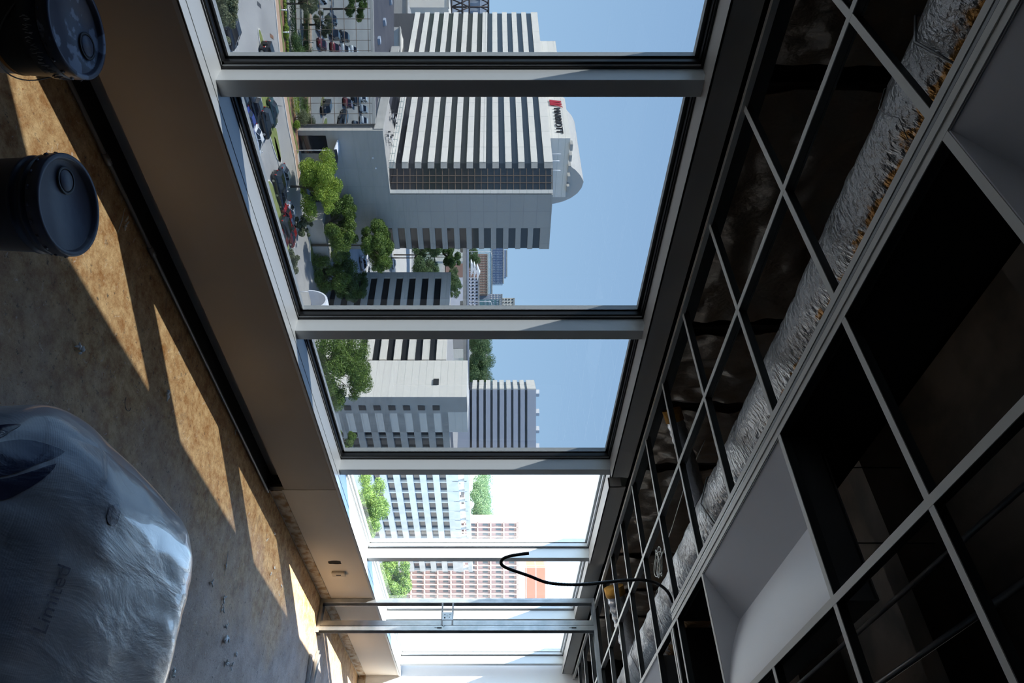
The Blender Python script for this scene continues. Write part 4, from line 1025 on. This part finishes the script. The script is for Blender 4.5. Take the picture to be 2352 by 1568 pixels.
# steel truss bridge at the upper left
tb = thing('truss_bridge', 'dark steel truss bridge beyond the hotel', 'bridge', (0, 0, 0))
def member(b, D, ya, xa, yb, xb, r_): b.tube([W(D, (ya-784)/FPX*D, (xa-HOR)/FPX*D), W(D, (yb-784)/FPX*D, (xb-HOR)/FPX*D)], r_, 6)
for D in (420, 436):
    b = MB()
    for xx in (1037, 1062, 1078, 1122): member(b, D, -60, xx, 45, xx, .5)
    b.make('chord', M['truss'], tb)
    for k in range(6):
        y_ = -56+18*k; b = MB(); member(b, D, y_, 1037, y_, 1122, .42); b.make('post', M['truss'], tb)
        b = MB(); member(b, D, y_, 1037, y_+18, 1078, .34); member(b, D, y_+18, 1037, y_, 1078, .34); member(b, D, y_, 1104, y_+9, 1122, .3); member(b, D, y_+9, 1122, y_+18, 1104, .3); b.make('brace', M['truss'], tb)
b = MB(); b.slab(P2(420, (-70-784)/FPX*420), P2(420, (50-784)/FPX*420), Z((1080-HOR)/FPX*420), Z((1103-HOR)/FPX*420), 12, -1); b.make('deck_girder', M['slate'], tb)
b = MB(); b.slab(P2(470, (-70-784)/FPX*470), P2(470, (50-784)/FPX*470), Z(-43), Z((1121-HOR)/FPX*470), 6, 0); b.make('shed_behind', M['bluegrey'], tb)

# street beyond with kerbs: pale road between hotel and striped block
b = MB(); b.prism(pts2([gp(900, 560), gp(900, 640), gp(945, 640), gp(945, 540)]), zg, zg+.05); tag(b.make('pale_street', M['kerb']), 'pale concrete street between the hotel and the striped block', 'street')

# ---- terrace furniture and railings on the podium roof
tnk = 0
for (s, t_) in ((4, 4), (8, 7), (13, 4), (17, 7)):
    p = along(along(pa, AD, s), BD, t_); x, y = P2(*p); e = thing('terrace_table', ['small table nearest the terrace corner', 'second small table on the terrace', 'third small table on the terrace', 'small table farthest along the terrace'][tnk], 'table', (x, y, Z(-24.3)), tnk, 'terrace tables'); tnk += 1
    b = MB(); b.lathe([(0, .70), (.5, .70), (.5, .74), (0, .74)], 16); b.make('tabletop', M['white_metal'], e)
    b = MB(); b.tube([(0, 0, 0), (0, 0, .7)], .04, 6); b.make('pedestal', M['steel_dark'], e)
    for k in range(3):
        a_ = k*2.1+s; c_ = thing('terrace_chair', 'slim dark metal chair '+['facing the tower', 'facing the driveway', 'at the far side'][k]+' at the '+['first', 'second', 'third', 'last'][tnk-1]+' terrace table from the corner', 'chair', (x+.95*cos(a_), y+.95*sin(a_), Z(-24.3)), a_, 'terrace chairs')
        b = MB(); b.box((-.22, -.22, .43), (.22, .22, .46)); b.make('seat', M['steel_dark'], c_)
        b = MB(); b.box((.20, -.22, .46), (.23, .22, .9)); b.make('backrest', M['steel_dark'], c_)
        for sx in (-.2, .2):
            for sy in (-.2, .2): b = MB(); b.tube([(sx, sy, 0), (sx, sy, .43)], .02, 5); b.make('leg', M['steel_dark'], c_)
rl = thing('terrace_railing', 'thin green railing along the terrace edge', 'railing', (0, 0, 0))
b = MB(); qa, qc = W(*along(along(pa, AD, 1), BD, 10), -24.3), W(*along(along(pa, AD, 40), BD, 10), -24.3)
for h in (.5, 1.1): b.tube([qa+Vector((0, 0, h)), qc+Vector((0, 0, h))], .04, 5)
b.make('rail', M['teal'], rl)
for k in range(14):
    p = qa.lerp(qc, k/13); b = MB(); b.tube([p, p+Vector((0, 0, 1.1))], .04, 5); b.make('post', M['teal'], rl)

# ---- bollard lamps, thin post
for px, py, lab in ((640, 19.5, 'bollard lamp nearest the top edge of the driveway'), (645, 71, 'middle bollard lamp beside the sidewalk'), (649, 123, 'bollard lamp beside the first mullion')):
    D, r = gp(px, py); D += .6; x, y = P2(D, r); e = thing('bollard_lamp', lab, 'bollard', (x, y, zg), 0, 'bollard lamps along the sidewalk')
    b = MB(); b.tube([(0, 0, 0), (0, 0, 1.05)], .11, 8); b.make('shaft', M['white_metal'], e)
    b = MB(); b.lathe([(0, 1.05), (.17, 1.05), (.17, 1.2), (0, 1.25)], 10); b.make('lamp_head', M['white_metal'], e)
x, y = P2(*gp(621, 243)); b = MB(); b.tube([(0, 0, 0), (0, 0, 2.0)], .05, 6); b.lathe([(0, 0), (.2, 0), (.2, .05), (0, .05)], 10); tag(b.make('driveway_post', M['steel_dark'], None, (x, y, zg)), 'thin dark post on the grass island by the driveway', 'post')

# ---- vegetation
LM = {}
def leafmat(key, c1, c2):
    m = mat('leaves_'+key, c1, .6, vary=(.9, c2, .42, .58)); t = m.node_tree; p = t.nodes['Principled BSDF']
    tr = t.nodes.new('ShaderNodeBsdfTranslucent'); mx = t.nodes.new('ShaderNodeMixShader'); mx.inputs[0].default_value = .30
    src = p.inputs['Base Color'].links[0].from_socket; t.links.new(src, tr.inputs[0]); out = t.nodes['Material Output']
    t.links.new(p.outputs[0], mx.inputs[1]); t.links.new(tr.outputs[0], mx.inputs[2]); t.links.new(mx.outputs[0], out.inputs[0]); LM[key] = m
leafmat('bright', (.22, .34, .04), (.36, .46, .07)); leafmat('mid', (.09, .16, .03), (.17, .26, .045)); leafmat('dark', (.06, .12, .035), (.11, .19, .05)); leafmat('olive', (.20, .22, .12), (.13, .16, .08)); leafmat('far', (.10, .17, .07), (.16, .24, .10))
def leaves(rng, clumps, n_total, size):
    """one mesh of leaf quads scattered through the clumps (centre, radius)"""
    vol = np.array([c[1]**2 for c in clumps]); cnt = (n_total*vol/vol.sum()).astype(int); V = []
    for (c, r_), n in zip(clumps, cnt):
        d = rng.normal(size=(n, 3)); d /= np.linalg.norm(d, axis=1)[:, None]; rad = r_*(rng.random(n)**.35)[:, None]
        p = np.array(c)+d*rad*np.array([1, 1, .8])
        nrm = d+rng.normal(size=(n, 3))*.7; nrm /= np.linalg.norm(nrm, axis=1)[:, None]
        u = np.cross(nrm, rng.normal(size=(n, 3))); u /= np.linalg.norm(u, axis=1)[:, None]; v = np.cross(nrm, u)
        s = size*(.6+.8*rng.random(n))[:, None]
        V.append(np.stack([p-u*s*.5, p-v*s*.32, p+u*s*.5, p+v*s*.32], 1).reshape(-1, 3))
    V = np.concatenate(V); n = len(V)//4
    me = bpy.data.meshes.new('foliage'); me.vertices.add(len(V)); me.vertices.foreach_set('co', V.ravel()); me.loops.add(n*4); me.loops.foreach_set('vertex_index', np.arange(n*4)); me.polygons.add(n)
    me.polygons.foreach_set('loop_start', np.arange(0, n*4, 4)); me.update(calc_edges=True); me.validate(); return me
def tree(D, r, zc, rh, rv, key, label, n=9000, seed=0, leaf=.42, clumps=34, group=None, lean=(0, 0)):
    n = int(n*2.4); leaf *= .62; rng = np.random.default_rng(seed+17); x, y = P2(D, r); H = (zc-GZ)*SC; rh *= SC; rv *= SC
    e = thing('tree', label, 'tree', (x, y, zg), 0, group); C_ = []
    for k in range(clumps):
        d = rng.normal(size=3); d /= np.linalg.norm(d); f = rng.random()**.35*.86
        C_.append(((d[0]*rh*f+lean[0], d[1]*rh*f+lean[1], H+d[2]*rv*f), (rh*.5+rv*.5)*(.15+.20*rng.random())))
    me = leaves(rng, C_, n, leaf); me.materials.append(LM[key]); o = bpy.data.objects.new('foliage', me); COL.objects.link(o); o.parent = e
    b = MB(); b.tube([(0, 0, -.2), (.1, .05, H*.4), (0, 0, max(H-rv*.3, H*.6))], [.24, .18, .10], 8)
    for c, _ in C_[::2]: b.tube([(0, 0, max(.4, H-rv*.8)), (c[0]*.5, c[1]*.5, (H-rv*.5+c[2])/2), c], [.11, .06, .03], 5)
    b.make('trunk', M['bark'], e); return e
def tpx(px, py, D): return D, (py-784)/FPX*D, (px-HOR)/FPX*D
tree(*tpx(736, 428, 147), 7.9, 5.0, 'bright', 'bright sunlit green tree in front of the blank podium wall', 16000, 1, .40, 46)
tree(*tpx(790, 512, 161), 7.4, 4.6, 'mid', 'dark green tree between the bright tree and the tower side wall', 11000, 2, .42, 34)
tree(*tpx(766, 622, 172), 9.4, 5.0, 'mid', 'spreading tree over the driveway by the white curved canopy', 11000, 3, .42, 34)
tree(*tpx(806, 650, 176), 6.2, 4.8, 'dark', 'darker tree in front of the striped block', 8000, 4, .42, 28)
tree(*tpx(868, 563, 163), 7.0, 4.2, 'mid', 'rounded tree standing out against the tower windows', 13000, 5, .45, 38)
tree(*tpx(985, 592, 292), 13, 7.8, 'far', 'large green tree beyond the street by the tower', 12000, 6, .7, 36)
tree(*tpx(1040, 585, 300), 8, 5, 'dark', 'smaller dark tree under the elevated highway', 6000, 7, .7, 20)
tree(*tpx(788, 848, 126), 8.6, 6.0, 'mid', 'large green tree in front of the white end wall', 18000, 8, .36, 50)
tree(*tpx(792, 1018, 128), 3.2, 2.2, 'mid', 'small tree top at the foot of the shaded facade', 5000, 9, .34, 16)
tree(*tpx(850, 1165, 140), 8.0, 4.8, 'mid', 'tree seen through the fourth window before the shaded facade', 14000, 10, .38, 44)
tree(*tpx(898, 1330, 150), 6.5, 4.4, 'mid', 'tree seen through the fifth window before the pink office', 12000, 11, .42, 40)
tree(*tpx(516, 15, 98), 3.4, 2.0, 'olive', 'sparse olive tree over the dark minivan at the top left', 5500, 12, .30, 26)
tree(*tpx(504, 95, 91), 1.5, 1.6, 'olive', 'small sparse tree at the window corner beside the minivan', 2200, 13, .28, 12)
tree(*tpx(696, 520, 150), 2.9, 2.1, 'olive', 'thin olive tree between red cars and the bright tree', 3600, 14, .32, 20)
tree(*tpx(665, 606, 133), 3.0, 2.2, 'olive', 'thin olive tree near the second mullion', 3600, 15, .32, 20)
tree(*tpx(705, 8, 143), 3.4, 2.3, 'olive', 'sparse tree in front of the mirror glass at the top', 3200, 16, .30, 22)
for k, (px, py, D, rh, rv) in enumerate([(1098, 800, 520, 30, 7), (1096, 850, 540, 24, 6), (1118, 830, 900, 60, 5), (1116, 1110, 900, 70, 7), (1108, 1150, 700, 50, 7), (1120, 1190, 1000, 60, 6), (1098, 1180, 600, 30, 6), (1085, 590, 420, 9, 5), (905, 22, 270, 6, 3), (895, 95, 230, 4, 2), (1040, 655, 310, 9, 4)]):
    tree(*tpx(px, py, D), rh, rv, 'far', ['tree belt', 'tree clump'][k > 6]+' of hazy green '+['left of the striped block roof', 'above the white end wall', 'on the horizon behind the white wing', 'on the horizon in the fourth window, left', 'in the fourth window, middle', 'on the horizon in the fourth window, right', 'in the fourth window, lower right', 'beside the white tents', 'by the grey flat shed', 'by the terrace wing', 'beside the roof of the striped block'][k], 5000, 30+k, 1.6 if D > 450 else .6, 30)

def shrub(px, py, rh, h, key, label, cone=False, seed=0, group=None, dD=0, n=1800):
    D, r = gp(px, py); D += dD; x, y = P2(D, r); rng = np.random.default_rng(seed+99); e = thing('shrub', label, 'shrub', (x, y, zg+.1), 0, group); C_ = []
    for k in range(12):
        f = k/11
        if cone: C_.append(((0, 0, h*(.12+.8*f)), rh*(1-f*.85)))
        else:
            a_ = rng.random()*6.28; q = rh*.5*rng.random(); C_.append(((q*cos(a_), q*sin(a_), h*(.35+.3*rng.random())), h*.42))
    me = leaves(rng, C_, n, .16); me.materials.append(LM[key]); o = bpy.data.objects.new('foliage', me); COL.objects.link(o); o.parent = e
    b = MB(); b.tube([(0, 0, -.1), (0, 0, h*.7)], .05, 5); b.make('stem', M['bark'], e)
shrub(688, 250, 1.0, 2.7, 'dark', 'cone-shaped shrub pointing up before the mirror glass', True, 1)
shrub(675, 270, 1.5, 2.8, 'olive', 'large round shrub beside the cone-shaped one', False, 2, n=3000)
shrub(672, 286, .9, 1.4, 'bright', 'low bright shrub at the end of the hedge', False, 3)
shrub(650, 66, .7, 1.1, 'bright', 'small round shrub beside the middle bollard lamp', False, 4)
shrub(650, 79, .7, 1.1, 'bright', 'small round shrub just below the middle bollard lamp', False, 5)
shrub(652, 132, .8, 1.2, 'bright', 'small round shrub beside the first mullion', False, 6)
shrub(664, 98, 1.6, 2.6, 'dark', 'dark shrub in front of the mirror glass, left', False, 7, n=3000)
shrub(668, 118, 1.7, 3.0, 'dark', 'dark shrub in front of the mirror glass, right', False, 8, n=3000)
def hedge(p0, p1, w_, h, key, label, seed, dD=0):
    a_, c_ = gp(*p0), gp(*p1); rng = np.random.default_rng(seed); C_ = []
    x0, y0 = P2(a_[0]+dD, a_[1]); x1, y1 = P2(c_[0]+dD, c_[1]); L_ = math.hypot(x1-x0, y1-y0); n = max(4, int(L_/.6))
    for k in range(n+1): C_.append(((x0+(x1-x0)*k/n-x0, y0+(y1-y0)*k/n-y0, h*.5), w_*.55))
    me = leaves(rng, C_, int(n*220), .17); me.materials.append(LM[key]); o = bpy.data.objects.new('hedge', me); COL.objects.link(o); o.location = (x0, y0, zg+.1); tag(o, label, 'hedge')
hedge((668, 222), (671, 256), 1.5, 1.5, 'bright', 'bright clipped hedge in front of the mirror glass', 5)
hedge((677, 222), (681, 252), 1.2, 2.0, 'dark', 'tall dark hedge against the mirror glass', 6)
hedge((655, -60), (664, 130), 1.4, 1.8, 'dark', 'long dark hedge in front of the mirror glass', 7)
hedge((646, -40), (656, 130), .6, .7, 'bright', 'low bright edging hedge along the sidewalk', 8)

# ---- cars
paint = {}
def car(px, py, kind, col, label, ang=0.0, flip=False, pos=None, group=None):
    if pos is None: D, r = gp(px, py)
    else: D, r = pos
    x, y = P2(D, r); base_ang = atan2(11*SA-11.4*CA, 11*CA+11.4*SA)+ang+(pi if flip else 0)
    e = thing('car', label, 'car', (x, y, zg+.02), base_ang, group)
    key = tuple(col)
    if key not in paint: paint[key] = mat('car_paint', col, .25, .1, .5, coat=.6)
    # stations: x, belt height, half width, (roof height or None)
    if kind == 'sedan': L_, Wd = 4.8, .92; bel = [(-2.4, .62, .70), (-2.3, .95, .82), (-1.7, 1.0, .90), (-.6, .98, .92), (.9, .95, .92), (2.0, .80, .88), (2.35, .62, .72), (2.4, .5, .66)]; cab = [(-1.75, 1.0, .80), (-1.1, 1.40, .62), (.1, 1.45, .64), (1.25, .95, .80)]; wr = .33
    elif kind == 'suv': L_, Wd = 4.8, .97; bel = [(-2.4, .7, .85), (-2.35, 1.1, .92), (-1.7, 1.15, .96), (.9, 1.12, .97), (2.1, 1.02, .93), (2.35, .85, .86), (2.4, .6, .80)]; cab = [(-2.3, 1.1, .86), (-2.0, 1.72, .74), (.3, 1.76, .74), (1.2, 1.1, .86)]; wr = .38
    elif kind == 'jeep': L_, Wd = 4.6, .94; bel = [(-2.0, .6, .90), (-2.0, 1.15, .92), (.8, 1.15, .92), (1.9, 1.08, .80), (2.05, .9, .78), (2.1, .6, .76)]; cab = [(-1.98, 1.15, .86), (-1.95, 1.82, .80), (.55, 1.84, .80), (.95, 1.14, .86)]; wr = .42
    elif kind == 'van': L_, Wd = 5.2, 1.0; bel = [(-2.6, .6, .92), (-2.58, 1.1, .97), (1.3, 1.1, 1.0), (2.3, .9, .92), (2.6, .65, .82)]; cab = [(-2.55, 1.1, .92), (-2.4, 1.76, .80), (.6, 1.80, .80), (1.8, 1.05, .86)]; wr = .36
    else: L_, Wd = 5.6, 1.0; bel = [(-2.8, .7, .95), (-2.8, 1.15, .97), (1.2, 1.15, .98), (2.6, 1.1, .95), (2.8, .8, .88)]; cab = [(-.7, 1.15, .88), (-.55, 1.8, .78), (.8, 1.82, .78), (1.5, 1.15, .88)]; wr = .42
    b = MB(); secs = [[(x_, -w_, .26), (x_, -w_-.0, h*.62), (x_, -w_*.96, h*.9), (x_, -w_*.82, h), (x_, w_*.82, h), (x_, w_*.96, h*.9), (x_, w_, h*.62), (x_, w_, .26)] for x_, h, w_ in bel]
    b.loft(secs, True, 0, True); body = b.make('body', paint[key], e)
    b = MB(); (xa, ha, wa_), (xb, hb, wb_), (xc, hc, wc_), (xd, hd, wd_) = cab
    b.loft([[(xa, -wa_, ha-.06), (xa, wa_, ha-.06), (xa, wa_, ha-.03), (xa, -wa_, ha-.03)], [(xb, -wa_, ha-.06), (xb, wa_, ha-.06), (xb, wb_, hb-.02), (xb, -wb_, hb-.02)], [(xc, -wd_, hd-.06), (xc, wd_, hd-.06), (xc, wc_, hc-.02), (xc, -wc_, hc-.02)], [(xd, -wd_, hd-.08), (xd, wd_, hd-.08), (xd, wd_, hd-.03), (xd, -wd_, hd-.03)]]); b.make('window_glass', M['b_glass'], e)
    b = MB(); b.loft([[(xb-.05, -wb_*.97, hb-.04), (xb-.05, wb_*.97, hb-.04), (xb-.02, wb_*.9, hb+.01), (xb-.02, -wb_*.9, hb+.01)], [((xb+xc)/2, -wb_*1.01, hb-.03), ((xb+xc)/2, wb_*1.01, hb-.03), ((xb+xc)/2, wb_*.9, hb+.05), ((xb+xc)/2, -wb_*.9, hb+.05)], [(xc+.05, -wc_*.97, hc-.04), (xc+.05, wc_*.97, hc-.04), (xc+.02, wc_*.9, hc+.01), (xc+.02, -wc_*.9, hc+.01)]]); b.make('roof', paint[key], e)
    b = MB()
    for sy in (-1, 1):
        for (p, q) in (((xa, wa_, ha-.03), (xb, wb_, hb-.02)), ((xd, wd_, hd-.03), (xc, wc_, hc-.02)), (((xb+xc)/2, (wa_+wd_)/2, (ha+hd)/2-.03), ((xb+xc)/2, wb_, hb))):
            b.tube([(p[0], sy*p[1], p[2]), (q[0], sy*q[1], q[2])], .04, 5)
    b.make('pillar', paint[key], e)
    for xx in (-L_*.29, L_*.29):
        for sy in (-1, 1):
            b = MB(); b.tube([(xx, sy*(Wd-.24), wr), (xx, sy*(Wd+.01), wr)], wr, 16, smooth=False); wh = b.make('wheel', M['tyre'], e)
            b = MB(); b.tube([(xx, sy*(Wd+.0), wr), (xx, sy*(Wd+.025), wr)], wr*.58, 10, smooth=False); b.make('rim', M['rim'], wh)
    xr = bel[0][0]; xf = bel[-1][0]
    for sy in (-1, 1):
        b = MB(); b.box((xr-.02, sy*.58, bel[1][1]*.70), (xr+.14, sy*.84, bel[1][1]*.93)); b.make('tail_lamp', M['tail'], e)
        b = MB(); b.box((xf-.16, sy*.50, .60), (xf+.02, sy*.76, .74)); b.make('headlamp', M['head'], e)
    if kind == 'jeep': b = MB(); b.tube([(-2.02, 0, .95), (-2.22, 0, .95)], .38, 16, smooth=False); b.make('spare_wheel', M['tyre'], e)
    return e
BK = (.012, .013, .016); NV = (.015, .02, .035); WH = (.80, .81, .82); GY = (.10, .13, .16); RD = (.22, .015, .02); SV = (.42, .46, .50); DG = (.02, .045, .045); BL = (.02, .035, .22)
car(600, 283, 'suv', BK, 'black crossover parked beside the white sedan')
car(618, 258, 'sedan', DG, 'dark green sedan parked next to the grass island')
car(571, 240, 'pickup', BK, 'black pickup left of the black crossover')
car(563, 283, 'sedan', BL, 'blue sedan half hidden by the window frame')
car(582, 322, 'sedan', WH, 'white sedan parked below the black crossover')
car(572, 352, 'sedan', SV, 'silver-grey sedan dim behind the window frame')
car(546, 232, 'sedan', NV, 'navy sedan at the window corner beside the pickup')
car(603, 128, 'jeep', BK, 'black off-road car with red tail lamp beside the first mullion', .2)
car(519, 68, 'van', NV, 'long navy minivan under the sparse olive tree')
car(500, 20, 'suv', BK, 'black crossover at the top left behind the olive tree')
car(647, 408, 'sedan', GY, 'blue-grey hatchback at the edge of the tree shadow')
car(630, 425, 'suv', BK, 'black crossover deep in the tree shadow')
car(638, 452, 'sedan', NV, 'navy sedan in the tree shadow behind the hatchback')
car(660, 492, 'sedan', SV, 'silver sedan leaving the tree shadow')
car(650, 500, 'sedan', RD, 'small red car beside the silver sedan')
car(645, 528, 'suv', BK, 'black crossover between the two red cars')
car(662, 540, 'sedan', RD, 'dark red sedan under the thin olive tree')
car(642, 560, 'sedan', (.10, .02, .03), 'maroon sedan at the window frame near the second mullion')
for k, (px, py, c, lab) in enumerate([(828, 606, WH, 'white car parked nearest the striped block corner'), (840, 592, WH, 'white car beyond the first one in the street'), (838, 622, WH, 'white car partly under the dark tree in the street'), (900, 606, WH, 'white sedan at the pale street by the tower'), (893, 632, WH, 'white car against the striped block wall'), (868, 626, GY, 'grey car in the street behind the rounded tree'), (952, 575, RD, 'red car far down the street'), (960, 578, BL, 'blue car far down the street'), (955, 600, BK, 'dark car in the far row down the street'), (958, 618, GY, 'grey car in the far row near the striped block'), (906, 90, WH, 'white utility cart beside the hotel terrace')]):
    car(px, py, 'sedan' if k % 2 else 'suv', c, lab, .8*(k % 3))
# the car park in front of the mirror glass, seen only as its reflection
rc = random.Random(4); k = 0
CN = {WH: 'white', SV: 'silver', BK: 'black', GY: 'dark grey', NV: 'navy', RD: 'red'}; ORD = ['first', 'second', 'third', 'fourth', 'fifth', 'sixth', 'seventh', 'eighth']
for row, D in enumerate((128, 114, 101, 88, 76)):
    q_ = 0
    for i in range(7):
        r = -.50*D-4.5-i*3.6-row*1.0
        if rc.random() < .2: continue
        kd = rc.choice(['sedan', 'suv', 'suv', 'van']); cc = rc.choice([WH, WH, SV, BK, GY, NV, RD, WH])
        car(0, 0, kd, cc, CN[cc]+' '+{'sedan': 'sedan', 'suv': 'crossover', 'van': 'minivan'}[kd]+' reflected in the mirror glass, '+ORD[row]+' row out, '+ORD[q_]+' from the hotel side', .9, pos=(D, r), group='cars reflected in the mirror glass')
        q_ += 1
for k, (D, r) in enumerate([(121, -78), (108, -84), (96, -62)]):
    tree(D, r, GZ+7.5, 3.5, 3.0, 'mid', 'small tree reflected in the mirror glass, '+['above the farther car rows', 'between the middle car rows', 'nearest the hotel side'][k], 3500, 60+k, .34, 18, group='trees reflected in the mirror glass')
